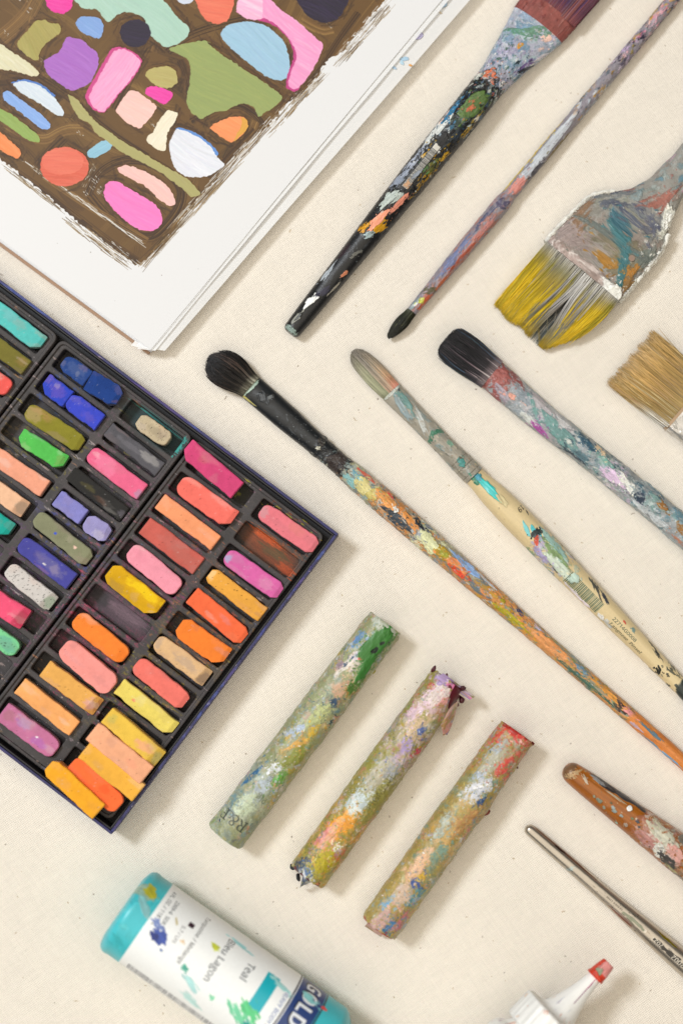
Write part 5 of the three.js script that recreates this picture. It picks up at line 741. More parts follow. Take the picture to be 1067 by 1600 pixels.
// g: flat brush with black bristles, grey-blue crusted handle
{
  const g = thing('bright_brush', 'flat paintbrush with blunt black bristles and thick grey-teal crusted handle', 'paintbrush');
  const u = lay(g, [768, 586], [1067, 830], 0.0062), cv = curve([[0, 25.5, 14, -1], [30, 25, 15, 0], [100, 23, 18, 1.5], [200, 21.5, 20, 0], [300, 22, 21, -1], [420, 23, 22, 0], [470, 22, 22, 0]].map((r) => [...r, 19]));
  const s = new Skin(470, 140, 707); s.hw = (x) => cv(x)[1]; const T = (...a) => s.top(...a);
  s.plain('#9aa0a4', 0.1, 0.05); s.scatter(120, 30, 180, ['#a9aeb4', '#8d979c', '#b6b4b6', '#98a4a8', '#c3c4c4', '#8f9aa0', '#a8b4b4', '#b4aab0'], 4, 13, 2.5, { h: 0.35, dry: 0.4 });
  s.scatter(70, -2, 34, ['#a05c58', '#8f4c4c', '#b0706a', '#94524e'], 3, 9, 2, { turn: 3 }); T(14, -6, 16, 16, 0, '#a35f5a', { edge: 0.6, h: 0.7 }); T(34, -18, 16, 7, 0.1, '#8a5654', { edge: 0.8, dry: 0.5 }); T(30, 14, 20, 8, 0.2, '#a59aa6', { edge: 0.7 });
  T(46, 8, 7, 5, 0.1, '#e0a08e', { edge: 0.5, h: 0.8 }); T(63, 1, 10, 4, 0.2, '#dcb4a8', { edge: 0.6 }); T(50, -12, 3, 2.6, 0, '#f4f4f2', { edge: 0.2, h: 0.8 }); T(58, -6, 24, 10, 0.1, '#8a949c', { edge: 0.5, h: 0.4 }); T(92, 18, 22, 7, 0.1, '#ccd0cc', { edge: 0.5 }); T(100, -8, 30, 9, 0.1, '#c3bec2', { edge: 0.6 });
  T(90, 3, 26, 4, 0.5, '#6b9490', { edge: 0.8 }); T(122, 2, 26, 9, 0.2, '#719a97', { edge: 0.7, h: 0.8 }); T(150, 6, 30, 11, 0.1, '#6d9694', { edge: 0.7, h: 0.8 }); T(112, 19, 20, 6.5, 0.28, '#b05aa8', { edge: 0.25, h: 0.5 }); T(140, -12, 26, 6, 0.1, '#d0cfd0', { edge: 0.8, dry: 0.4 });
  s.scatter(110, 150, 260, ['#6f8c92', '#4c6a74', '#8fa4a4', '#3d5560', '#b7c2be', '#739a94', '#9ab0a8', '#dfe4dc', '#8d9ea4'], 2.5, 8, 2.4); T(180, -10, 20, 6, 0.2, '#3f5f72', { edge: 0.8 }); T(205, -14, 12, 6, 0.3, '#dcc4a4', { edge: 0.8, h: 1 }); T(190, 14, 22, 7, 0.1, '#5f7c86', { edge: 0.7 }); T(222, -4, 20, 9, 0.2, '#76a49a', { edge: 0.7 }); T(178, 18, 22, 4, 0, '#3a4a58', { edge: 0.9 });
  s.scatter(80, 215, 300, ['#cdbad0', '#d9cadc', '#e2e4dc', '#8f9ca4', '#b9c4c0', '#c4b0ca', '#7d8c8c'], 2.5, 8, 2.4); T(250, 8, 30, 7, 0.1, '#d9c0dc', { edge: 0.7, h: 0.9 }); T(270, 2, 20, 6, 0.3, '#e6e8e0', { edge: 0.8, h: 1 });
  s.scatter(180, 280, 470, ['#8fa8aa', '#b9c8c8', '#6f9096', '#dfe6e2', '#4d6a78', '#98b4b0', '#7fa09c', '#c0c8cc', '#5c8494', '#a8bcc4'], 2.5, 8.5, 2.4); T(300, 6, 10, 7, 0.6, '#27384c', { edge: 0.9 }); T(335, -6, 12, 5, 0.3, '#a0713c', { edge: 0.8, h: 1 }); T(378, 2, 9, 5, 0.3, '#8f6430', { edge: 0.8 }); T(330, 16, 40, 6, 0, '#c9d0d4', { edge: 0.6 }); T(380, -14, 26, 7, 0, '#6d94a4', { edge: 0.7 }); T(395, 18, 20, 4, 0, '#b07c68', { edge: 0.8 });
  s.soften(2, 0.5, 0.05); s.mingle(0.06, 0, 470, 0.5, 2.4, 11, 3, { turn: 1.4 }); s.grain(0.08, 0.5, 0.25); const mat = s.material({ m: { roughness: 0.36 }, bump: 1.1 }, u);
  part(g, 'ferrule', loft(cv, 0, 165, { unit: u, skin: s, lump: 0.8 }), mat, 'ferrule coated grey with dull red neck'); part(g, 'handle', loft(cv, 165, 468, { unit: u, skin: s, lump: 1.6, lf: 0.07 }), mat, 'handle thickly crusted with grey-blue, teal and lilac paint');
  const c1 = ramp([0, '#8a7a7c'], [0.15, '#3a363a'], [0.4, '#1f1e22'], [1, '#19181c']), c2 = ramp([0, '#d0c8c4'], [0.25, '#8a767c'], [0.5, '#564a50'], [1, '#403a40']), c3 = ramp([0, '#6a7080'], [0.4, '#3c5064'], [1, '#2b3646']);
  const W = (x) => mix(24.5, 29, sstep(0, 55, x)) - 4 * Math.pow(clamp((x - 60) / 34), 2);
  stuff(part(g, 'bristles', hairs({ n: 1700, len: (t) => 93 - 9 * Math.pow(Math.abs(t), 5), W, H: (x) => Math.max(7, 14 - x * 0.03), jit: 0.05, yc: (x) => 18, off: (x) => -1 + x * 0.04, box: true, col: (t, q, f, r) => blend(t < -0.78 ? (r < 0.6 ? c3 : c1) : t > 0.85 && r < 0.3 ? c3 : r < 0.72 ? c1 : c2, f), coreCol: '#121114', unit: u, r: 0.62, seed: 33, wob: 2.6, stray: 0.004, coreLen: 0.95 }), hairMat));
}

// h: brown wooden handle end
{
  const g = thing('wooden_handle', 'amber wooden brush handle with rounded end, spattered white, black and pink', 'paintbrush');
  const u = lay(g, [882, 1199], [1067, 1338.5], 0.0072), cv = curve([[0, 3, 3], [1.5, 8, 8], [5, 12.5, 12.5], [12, 16, 16], [24, 17.6, 17.6], [60, 20, 20], [125, 24, 24], [230, 29, 27], [300, 31, 28], [330, 30, 28]].map((r) => [...r, 0, Math.max(20, r[2])]));
  const s = new Skin(332, 170, 808); s.hw = (x) => cv(x)[1]; const T = (...a) => s.top(...a);
  s.base((x, y) => { const n = fbm(x * 0.02, y * 0.35, 3) - 0.5, m = fbm(x * 0.01 + 9, y * 0.08, 2) - 0.5; return [0.62 * (1 + n * 0.25 + m * 0.2), 0.36 * (1 + n * 0.3 + m * 0.25), 0.11 * (1 + n * 0.4), 0]; });
  T(6, 0, 9, 20, 0, '#75553a', { edge: 0.3, h: 0.1, dry: 0.3 }); T(16, -2, 6, 14, 0.3, '#b9996e', { edge: 0.8, dry: 0.6, h: 0.3 }); T(34, -4, 10, 3, 0.7, '#c8b8a4', { edge: 0.8, dry: 0.5 });
  T(70, -17, 48, 7, 0.02, '#2f2d30', { edge: 0.5, h: 0.5 }); T(105, -20, 34, 8, 0.04, '#39373a', { edge: 0.5, h: 0.5 }); T(52, -14, 12, 3.5, 0.1, '#8f9296', { edge: 0.8 }); T(78, -10, 26, 2, 0.05, '#b6a890', { edge: 0.9, dry: 0.6 });
  T(113, -9, 4.6, 5.4, 0, '#f6f6f4', { edge: 0.15, h: 1.2 });
  for (const [x, y, r, c] of [[93, 8, 3.4, '#9aa4a2'], [97, 13, 4, '#8f9a98'], [110, 13, 3, '#93a09e'], [125, 2, 2.6, '#6f7a58'], [131, -4, 2.6, '#c8bca8'], [134, -1, 3.4, '#3a4250'], [112, 34, 3, '#8fb0a4'], [70, 16, 5, '#7d8272'], [60, 14, 3, '#8a8a76'], [86, 2, 2, '#5d5a3a'], [124, 24, 4, '#a8988c'], [150, 20, 4, '#c2beb4'], [140, 12, 4, '#d0a080'], [82, 22, 3, '#8c9082']]) T(x, y * 0.6, r, r * 0.8, 0.3, c, { edge: 0.7, h: 0.6 });
  s.scatter(120, 30, 170, ['#9aa09a', '#6d6a58', '#c9bba4', '#7f8c88'], 0.4, 1.3, 2, { h: 0.4 });
  s.scatter(80, 140, 235, ['#b98a80', '#c7a79c', '#a56a58', '#8f7d74', '#c8b4a8', '#9a6448'], 5, 14, 2, { turn: 2 }); T(168, -10, 26, 12, 0.3, '#c3c0a8', { edge: 0.6, h: 1 }); T(184, -4, 22, 14, 0.2, '#c9c7b4', { edge: 0.6, h: 0.8 }); T(168, 12, 26, 12, 0.2, '#b07f78', { edge: 0.8 }); T(186, 16, 14, 10, 0.4, '#d8d8d0', { edge: 0.5, h: 1.2 }); T(190, 18, 5, 3, 0.3, '#5a5a58', { edge: 0.8 }); T(206, 20, 16, 10, 0.2, '#474442', { edge: 0.6, h: 0.8 }); T(208, 2, 16, 9, 0.2, '#d09a90', { edge: 0.7, h: 0.8 }); T(214, -18, 14, 8, 0.3, '#6a6a62', { edge: 0.8 }); T(222, 26, 14, 5, 0.1, '#a8a070', { edge: 0.8 });
  s.scatter(60, 230, 330, ['#8d847c', '#c0b8a8', '#4a4846', '#b98c80'], 5, 12, 2);
  s.mingle(0.05, 140, 330, 0.6, 2.6, 12, 2.5, { turn: 2 }); s.grain(0.05, 0.5, 0.1); const mat = s.material({ m: { roughness: 0.33, clearcoat: 0.2, clearcoatRoughness: 0.3 } }, u);
  part(g, 'handle', loft(cv, 0, 330, { unit: u, skin: s, step: 2 }), mat);
}

// i: polished steel handle
{
  const g = thing('steel_handle', 'slender polished steel tool handle tapering to a rounded tip', 'tool handle');
  const u = lay(g, [822, 1292], [1067, 1504], 0.0046), cv = curve([[0, 2.5, 2.5], [1, 5, 5], [4, 7.8, 7.8], [10, 9.2, 9.2], [22, 9.6, 9.6], [160, 12, 12], [320, 18, 18], [420, 20, 20]].map((r) => [...r, 0, Math.max(r[2], 10)]));
  const s = new Skin(420, 110, 909); s.hw = (x) => cv(x)[1]; const T = (...a) => s.top(...a);
  s.plain('#c0b8ac', 0.04, 0.05); s.scatter(40, 10, 420, ['#a8a096', '#b8b0a6', '#94897c'], 1, 3, 10, { turn: 0.06, h: 0.03, a: 0.5 });
  T(60, -9, 60, 2.6, 0.01, '#6d4c3c', { edge: 0.6, h: 0.1 }); T(62, -8, 12, 2, 0.02, '#3a2620', { edge: 0.6, h: 0.1 }); T(92, 5, 4, 9, 0.3, '#b9c4c4', { edge: 0.9, dry: 0.7, h: 0.2 }); T(200, 10, 24, 2.6, 0, '#a0766a', { edge: 0.8, h: 0.1 });
  s.scatter(60, 130, 230, ['#3d3a36', '#5a554e', '#46433f'], 0.6, 1.6, 3, { h: 0.05, turn: 0.4 }); T(214, 1, 18, 5, 0.1, '#8f9484', { edge: 0.8, dry: 0.4, h: 0.2 }); T(270, -11, 16, 3, 0.02, '#a9a028', { edge: 0.7, h: 0.3 });
  for (let k = 0; k < 8; k++) T(268 + k * 18, 3, 15, 4.2, 0.02, '#4a4846', { edge: 0.5, dry: 0.3, h: 0.05 });
  s.text('8', 238, 2, 8, Math.PI, '#e6e2da'); s.text('7021', 262, 2.5, 10, Math.PI, '#d9d5cc'); s.text('2002', 304, 3.5, 11, Math.PI, '#d9d5cc'); s.text('7 mm', 352, 4, 11, Math.PI, '#d9d5cc'); s.text('SERIES LINE', 176, 1, 6, Math.PI, '#4a4640', { a: 0.8 });
  s.grain(0.03, 0.6, 0.02); const mat = s.material({ m: { roughness: 0.3, metalness: 0.85 }, bump: 0.5 }, u);
  part(g, 'handle', loft(cv, 0, 420, { unit: u, skin: s, step: 2, disp: 0.4 }), mat);
}

// ------------------------------------------------------------------ three paper-wrapped pigment sticks
function pigmentStick(label, A, B, seed, paint, ends) {
  const g = thing('pigment_stick', label, 'paint stick', 'paper-wrapped pigment sticks in a row'), u = lay(g, A, B, 0.0093), Lm = Math.hypot(at(...B, 0.0093).x - at(...A, 0.0093).x, at(...B, 0.0093).z - at(...A, 0.0093).z) / u;
  const cv = curve([[-6, 30.6, 30.6], [Lm * 0.3, 31.4, 31.2], [Lm * 0.7, 31, 31], [Lm + 6, 30, 29]].map((r) => [...r, 0, 31.6]));
  const s = new Skin(Lm + 16, 196, seed); s.x0 = -8; s.hw = () => 31; s.print = []; paint(s, Lm); for (let k = 0; k < 240; k++) { const ya = (s.R() < 0.5 ? -1 : 1) * (18 + s.R() * 60), rr = 1.5 + s.R() * s.R() * 7; s.daub(s.R() * (Lm - 20) + 4, ya, rr * (1 + s.R()), rr, s.R() * 3, pick(s.R, ['#c9b08c', '#9cb0c4', '#c98a6c', '#8aa05c', '#d0c8c0', '#b89a3c', '#a88c9c', '#6f94a0', '#b4a878', '#dcdcd8']), { edge: 0.8, dry: 0.5, h: 0.4, a: 0.8 }); } s.smudge(0.7, 0.06, 0.06); s.soften(2.5, 0.55, 0.02); s.mingle(0.04, -8, Lm + 8, 0.6, 3, 14, 2.4, { turn: 3 }); s.mingle(0.085, -8, Lm + 8, 0.4, 1.8, 16, 2.4, { turn: 3, soft: 0.05 }); s.scatter(60, 0, Lm, ['#eef0ee', '#2e4660', '#f4f2ea', '#7c8a5c', '#c08a5c', '#5c7a94', '#8c7440'], 0.5, 2.2, 3, { turn: 3, h: 0.9 }); s.print.forEach((f) => f());
  s.grain(0.05, 0.5, 0.15);
  const mat = s.material({ m: { roughness: 0.44, side: THREE.DoubleSide, clearcoat: 0.08, clearcoatRoughness: 0.3 }, bump: 0.6 }, u);
  // wrapper: open sheet with ragged ends
  const N = 72, n = Math.round(Lm / 2.6), pos = [], uv = [], idx = [], eA = ends.ragA, eB = ends.ragB, jag = (j, k, amp) => (fbm(j * 0.55 + k, k * 3.3, 3) - 0.5) * 2 * amp;
  for (let i = 0; i <= n; i++) for (let j = 0; j <= N; j++) {
    const jj = j % N, a = (j / N - 0.5) * 2 * Math.PI, x0 = jag(jj, seed, eA), x1 = Lm + jag(jj, seed + 5, eB) + (ends.cutB ? ends.cutB(a) : 0), x = mix(x0, x1, i / n), [, hw, hh, , yc] = cv(x);
    let e = 0.45 * s.height(x, a / (2 * Math.PI) * s.C) + (fbm(x * 0.05 + seed, a * 1.2 + 5, 2) - 0.5) * 1.8 * (Math.PI - Math.abs(a)) / Math.PI; const ed = Math.min(x - x0, x1 - x); if (ed < 14) e += (fbm(x * 0.2, a * 3 + seed, 2) - 0.5) * 7 * (1 - ed / 14) - (x < Lm / 2 ? ends.pinchA ?? 0 : ends.pinchB ?? 0) * Math.pow(1 - ed / 14, 2);
    const rg = fbm(x * 0.035 + a * 0.9 + seed * 3, a * 1.7 - x * 0.012, 2); e += 1.3 * Math.pow(1 - Math.abs(2 * rg - 1), 14) * sstep(3.0, 2.2, Math.abs(a)) - 0.5 * Math.pow(1 - Math.abs(2 * fbm(x * 0.05 + seed, a * 1.3 + 40, 2) - 1), 12); if (Math.abs(a) < 2.2) e += ends.fold ? ends.fold(x, a) : 0;
    pos.push(x * u, Math.max(0.0003, (yc + (hh + e) * Math.cos(a)) * u), (hw + e) * Math.sin(a) * u); uv.push((x - s.x0) / s.L, j / N);
  }
  for (let i = 0; i < n; i++) for (let j = 0; j < N; j++) { const p = i * (N + 1) + j; idx.push(p, p + 1, p + N + 1, p + 1, p + N + 2, p + N + 1); }
  part(g, 'paper_wrapper', geom(pos, idx, uv), mat);
  const core = curve([[-1, 26, 26], [2, 28.4, 28.4], [8, 29.2, 29.2], [Lm - 8, 29, 29], [Lm - 2, 28.2, 28.2], [Lm + 1, 26, 26]].map((r) => [r[0], r[1], r[2], 0, 31.2]));
  part(g, 'pigment_core', loft(core, -1, Lm + 1, { unit: u, N: 40, lump: 1.2, lf: 0.1, seed }), new THREE.MeshPhysicalMaterial({ color: new THREE.Color(...lin(rgb(ends.core))), roughness: 0.4 }));
  return { g, u, Lm, mat };
}
// scrap of wax or torn paper: a small crumpled lump
function crumb(g, x, y, z, r, hex, seed, name = 'paint_crumb', flat = 1) {
  const geo = new THREE.IcosahedronGeometry(r * 0.58, 2), p = geo.attributes.position;
  for (let i = 0; i < p.count; i++) { const k = 0.35 + 1.5 * fbm(p.getX(i) / r * 1.3 + seed, p.getY(i) / r * 1.3 + p.getZ(i) / r + seed * 2, 3); p.setXYZ(i, p.getX(i) * k * 1.5, p.getY(i) * k * flat * 0.8, p.getZ(i) * k * 0.8); }
  geo.computeVertexNormals(); const m = part(g, name, geo, new THREE.MeshPhysicalMaterial({ color: new THREE.Color(...lin(rgb(hex))), roughness: 0.45 })); m.position.set(x, y, z); m.rotation.set(seed, seed * 2, 0); return m;
}
function tornFlap(g, pts, mat, uvc, name = 'torn_flap') {   // curled scrap of the wrapper: rows of [x, y, z] in metres
  const pos = [], uv = [], idx = [], nr = pts.length, nc = pts[0].length; pts.forEach((r, i) => r.forEach((p, j) => { pos.push(...p); uv.push(uvc[0] + 0.06 * i / nr, uvc[1] + 0.06 * j / nc); }));
  for (let i = 0; i < nr - 1; i++) for (let j = 0; j < nc - 1; j++) { const a = i * nc + j; idx.push(a, a + 1, a + nc, a + 1, a + nc + 1, a + nc); }
  return part(g, name, geom(pos, idx, uv), mat);
}
const MUTED = ['#a9ac86', '#8f9a80', '#b6a878', '#c3b08c', '#8b9a9a', '#b59a86', '#a3a47a', '#c0b890', '#9aa28c', '#a89a6c'];
{ // stick with the green cap
  const { g, u, Lm } = pigmentStick('pigment stick in grey-green paint-smeared wrapper with glossy green blob at one end', [351, 1308], [602, 974], 41, (s, L) => {
    const T = (...a) => s.top(...a); s.plain('#979c74', 0.14, 0.03); s.scatter(200, -8, L + 8, MUTED, 5, 16, 2, { h: 0.3, dry: 0.4, turn: 3 });
    s.scatter(80, 0, 120, ['#a3ad9c', '#93a08f', '#b4bda8', '#8c988c', '#a9b09c', '#7f8c84'], 6, 18, 2, { h: 0.25, turn: 3 });
    s.scatter(150, 90, L, ['#cfd4d8', '#b8c8dc', '#d0a07c', '#8aa04c', '#c9a23c', '#e0b8a0', '#9cb8d0', '#6f8c4c', '#d4b4a4', '#b08c5c'], 1.5, 7, 2, { turn: 3 }); s.scatter(150, 60, L, ['#e6e8e6', '#3f5a74', '#2e4a60', '#c06a4a', '#d9c060', '#7ea860', '#d8a0a8'], 0.8, 2.8, 2, { turn: 3 });
    T(108, -22, 30, 8, 0.3, '#3a6f9c', { edge: 0.7, dry: 0.3 }); T(134, -4, 14, 9, 0.4, '#d9dde2', { edge: 0.7, h: 0.9 }); T(104, 0, 16, 8, 0.2, '#a9b4bc', { edge: 0.7 }); T(126, 14, 16, 9, 0.3, '#6f9a4c', { edge: 0.7 }); T(124, 9, 6, 4, 0, '#56c04c', { edge: 0.5 }); T(196, -16, 26, 7, 0.6, '#b4c4dc', { edge: 0.8, dry: 0.4 }); T(186, 4, 20, 7, 0.3, '#d0a050', { edge: 0.8 }); T(166, 12, 26, 12, 0.2, '#8c9244', { edge: 0.7 }); T(215, 10, 14, 6, 0.3, '#d6b23c', { edge: 0.8 });
    T(62, -4, 20, 14, 0.4, '#b8c4a6', { edge: 0.5 }); T(258, 4, 9, 5, 0.9, '#1f3a56', { edge: 0.9 }); T(268, 8, 8, 6, 0.2, '#274462', { edge: 0.8 }); T(246, 26, 8, 4, 0.5, '#22405a', { edge: 0.8 }); T(240, 2, 26, 9, 0.3, '#b6bd84', { edge: 0.6 }); T(290, 8, 22, 12, 0.3, '#c9a486', { edge: 0.7 }); T(300, 20, 14, 10, 0.2, '#a88a4c', { edge: 0.8 }); T(330, -8, 26, 10, 0.2, '#d6ccc0', { edge: 0.8 }); T(322, -14, 6, 4, 0.4, '#2a4058', { edge: 0.7 }); T(362, -22, 20, 7, 0.1, '#6c94c4', { edge: 0.7 }); T(352, 0, 14, 8, 0.2, '#d2c9d0', { edge: 0.7 });
    T(378, 8, 34, 17, 0.1, '#3c7a34', { edge: 0.35, h: 1.6, vary: 0.05 }); T(340, 16, 28, 9, -0.05, '#3f7f38', { edge: 0.4, h: 1.5, vary: 0.05 }); T(308, 20, 18, 9, 0.3, '#56803c', { edge: 0.6, h: 0.9 }); T(398, 22, 14, 8, 0.2, '#42803a', { edge: 0.5, h: 1.2 }); T(400, -6, 12, 18, 0.2, '#b9beb0', { edge: 0.8, dry: 0.4 }); T(370, 14, 6, 4, 0.3, '#1c2a20', { edge: 0.9, dry: 0.4 }); T(382, 16, 4, 3, 0.6, '#1f2c22', { edge: 0.8 }); T(346, 1, 5, 3, 0.2, '#e0604c', { edge: 0.5 });
    for (const [x, w] of [[66, 40], [250, 34]]) s.stamp((c) => { c.fillRect(x, -w, 1.1, w * 1.3); }, '#6d7262', 0.7);
    s.print.push(() => { s.text('R&F', 33, -6, 25, -Math.PI / 2, '#39413a', { font: 'serif', a: 0.85 }); s.text('Pig', 84, 10, 13, -Math.PI / 2, '#5a6052', { font: 'serif', a: 0.6 }); s.text('COL', 122, 2, 12, 0, '#6a705c', { a: 0.5 }); T(378, 8, 33, 16, 0.1, '#3c7a34', { edge: 0.35, h: 1.2, vary: 0.05 }); T(342, 16, 26, 8, -0.05, '#3f7f38', { edge: 0.4, h: 1.2, vary: 0.05 }); T(404, 14, 12, 12, 0.2, '#42803a', { edge: 0.5, h: 1 }); T(370, 12, 7, 4, 0.3, '#1c2a20', { edge: 0.9, dry: 0.4 }); T(384, 14, 5, 3, 0.6, '#1f2c22', { edge: 0.8 }); });
  }, { ragA: 1.6, ragB: 3, core: '#b9c0b0', pinchA: 1, pinchB: 1.5 });
  crumb(g, (Lm - 4) * u, 0.0095, 0.0062, 0.0024, '#3d5a38', 3, 'paint_crumb', 0.8); crumb(g, (Lm - 70) * u, 0.0045, 0.0093, 0.0016, '#a8a23a', 8, 'paint_crumb', 0.8);
}
{ // stick with the torn maroon end
  const { g, u, Lm, mat } = pigmentStick('pigment stick in olive and orange smeared wrapper torn open on dark maroon wax', [480, 1369], [700, 1063], 42, (s, L) => {
    const T = (...a) => s.top(...a); s.plain('#969046', 0.14, 0.03); s.scatter(150, -8, L + 8, ['#9c9450', '#8a8440', '#aa9c58', '#a09c78', '#948a48', '#b0a070'], 6, 18, 2.4, { h: 0.25, dry: 0.3, turn: 3 });
    s.scatter(90, 0, 130, ['#d9a43c', '#e08c2c', '#d4b45c', '#d8836c', '#c2a030', '#e6b04c', '#b8a43c', '#e0a888'], 3, 12, 2, { turn: 3 }); T(96, -8, 34, 13, 0.4, '#e89a26', { edge: 0.6, h: 0.5 }); T(70, -12, 22, 12, 0.2, '#dd9a70', { edge: 0.7 }); T(36, 8, 26, 16, 0.2, '#b3a422', { edge: 0.6, h: 0.6 }); T(62, 10, 8, 6, 0.2, '#f0ede0', { edge: 0.7 }); T(56, 20, 12, 6, 0.2, '#cc6a48', { edge: 0.8 }); T(64, -18, 14, 7, 0.1, '#d88a80', { edge: 0.7 });
    T(8, -20, 14, 12, 0.3, '#3f4c66', { edge: 0.7, h: 0.8 }); T(2, -4, 9, 12, 0.3, '#c9ccd0', { edge: 0.6 }); T(8, -6, 5, 9, 0.6, '#54709a', { edge: 0.6 }); T(12, -26, 8, 6, 0, '#2a3040', { edge: 0.6 });
    T(146, -4, 26, 14, 0.3, '#c3d0d2', { edge: 0.5, h: 0.5, dry: 0.2 }); T(126, -2, 9, 10, 0.2, '#d6dcd8', { edge: 0.7, dry: 0.4 }); T(190, -6, 36, 15, 0.1, '#b0aa94', { edge: 0.5, h: 0.2 }); T(215, 10, 26, 12, 0.1, '#9ca0a4', { edge: 0.6 }); T(165, 18, 44, 12, 0, '#94904c', { edge: 0.5 });
    s.scatter(130, 220, L, ['#c4a4b4', '#d4b4b8', '#b09aa8', '#c98ea4', '#d8c4c8', '#a89c88', '#b8a090', '#cdb6c2'], 3, 11, 2, { turn: 3 }); s.scatter(80, 215, L, ['#c43c74', '#d85a8a', '#3f5a9c', '#7a6aa4', '#e0d4d8', '#c89a40', '#58708c', '#d86a4c'], 1.2, 4, 2, { turn: 3 });
    T(256, 24, 7, 8, 0.3, '#d8325a', { edge: 0.6, h: 0.8 }); T(262, 22, 3, 2.5, 0, '#e6b63c'); T(250, 6, 16, 9, 0.2, '#a895c0', { edge: 0.7 }); T(288, 4, 24, 13, 0.4, '#c9b08c', { edge: 0.6 }); T(300, 20, 16, 10, 0.2, '#8f9060', { edge: 0.6 }); T(284, 10, 8, 5, 0.4, '#4a62a8', { edge: 0.7 }); T(315, -12, 34, 12, 0.2, '#d9bcc8', { edge: 0.6 }); T(345, 0, 24, 14, 0.2, '#d9c9c4', { edge: 0.6 }); T(372, -12, 15, 14, 0.4, '#a58cb8', { edge: 0.6, h: 1 }); T(372, 12, 12, 12, 0.3, '#cc6c98', { edge: 0.7 }); T(350, -18, 8, 5, 0.4, '#cc4a44', { edge: 0.7 }); T(335, 12, 12, 7, 0.4, '#d89a94', { edge: 0.6 });
    s.print.push(() => s.text('PIGMENT', 172, 14, 15, 0, '#6f6c40', { a: 0.7 })); s.text('R&F', 128, 18, 16, 0, '#8a8450', { a: 0.45, font: 'serif' });
  }, { ragA: 5, ragB: 5, core: '#5a1826', pinchA: 1.5, pinchB: 1, cutB: (a) => -34 * sstep(0.25, 0.8, a) * (1 - sstep(1.7, 2.4, a)) });
  crumb(g, (Lm + 2) * u, 0.0125, 0.0075, 0.0026, '#3e0f1a', 2); crumb(g, (Lm - 10) * u, 0.0088, 0.0098, 0.0032, '#4a1420', 5); crumb(g, (Lm - 22) * u, 0.0065, 0.0096, 0.0018, '#5e1c2a', 7); crumb(g, (Lm + 4) * u, 0.0142, -0.002, 0.0014, '#5a2030', 9); crumb(g, (Lm + 1) * u, 0.0132, -0.0085, 0.0016, '#4e1a28', 11);
  const fl = []; for (let i = 0; i <= 8; i++) { const r = []; for (let j = 0; j <= 5; j++) { const f = i / 8, w = j / 5; r.push([(Lm - 38 - 34 * f + (w - 0.5) * 44 * (1 - f * 0.9)) * u, 0.0128 - 0.0062 * f + 0.0016 * Math.sin(f * 3 + w * 2), (24 + 20 * Math.sin(f * 1.3) + w * 5 + Math.sin(w * 7) * 1.2) * u]); } fl.push(r); } tornFlap(g, fl, mat, [0.86, 0.55]);
  const f2 = []; for (let i = 0; i <= 5; i++) { const r = []; for (let j = 0; j <= 5; j++) { const f = i / 5, w = j / 5; r.push([(Lm - 8 + 12 * f) * u, 0.0168 + 0.0014 * Math.sin(w * 6 + f) - 0.003 * f * w - 0.0035 * w * w, (-20 + w * 62 + f * 6) * u]); } f2.push(r); } tornFlap(g, f2, mat, [0.94, 0.45]);
  const t3 = []; for (let i = 0; i <= 4; i++) { const r = []; for (let j = 0; j <= 4; j++) { const f = i / 4, w = j / 4; r.push([(2 - 24 * f) * u, 0.0115 - 0.006 * f + 0.002 * Math.sin(w * 5), (-8 + w * 22 * (1 - f) + f * 10) * u]); } t3.push(r); } tornFlap(g, t3, mat, [0.02, 0.4]); crumb(g, -10 * u, 0.006, -0.003, 0.002, '#22282e', 13); crumb(g, -4 * u, 0.0045, -0.0075, 0.0021, '#1e262c', 15);
}
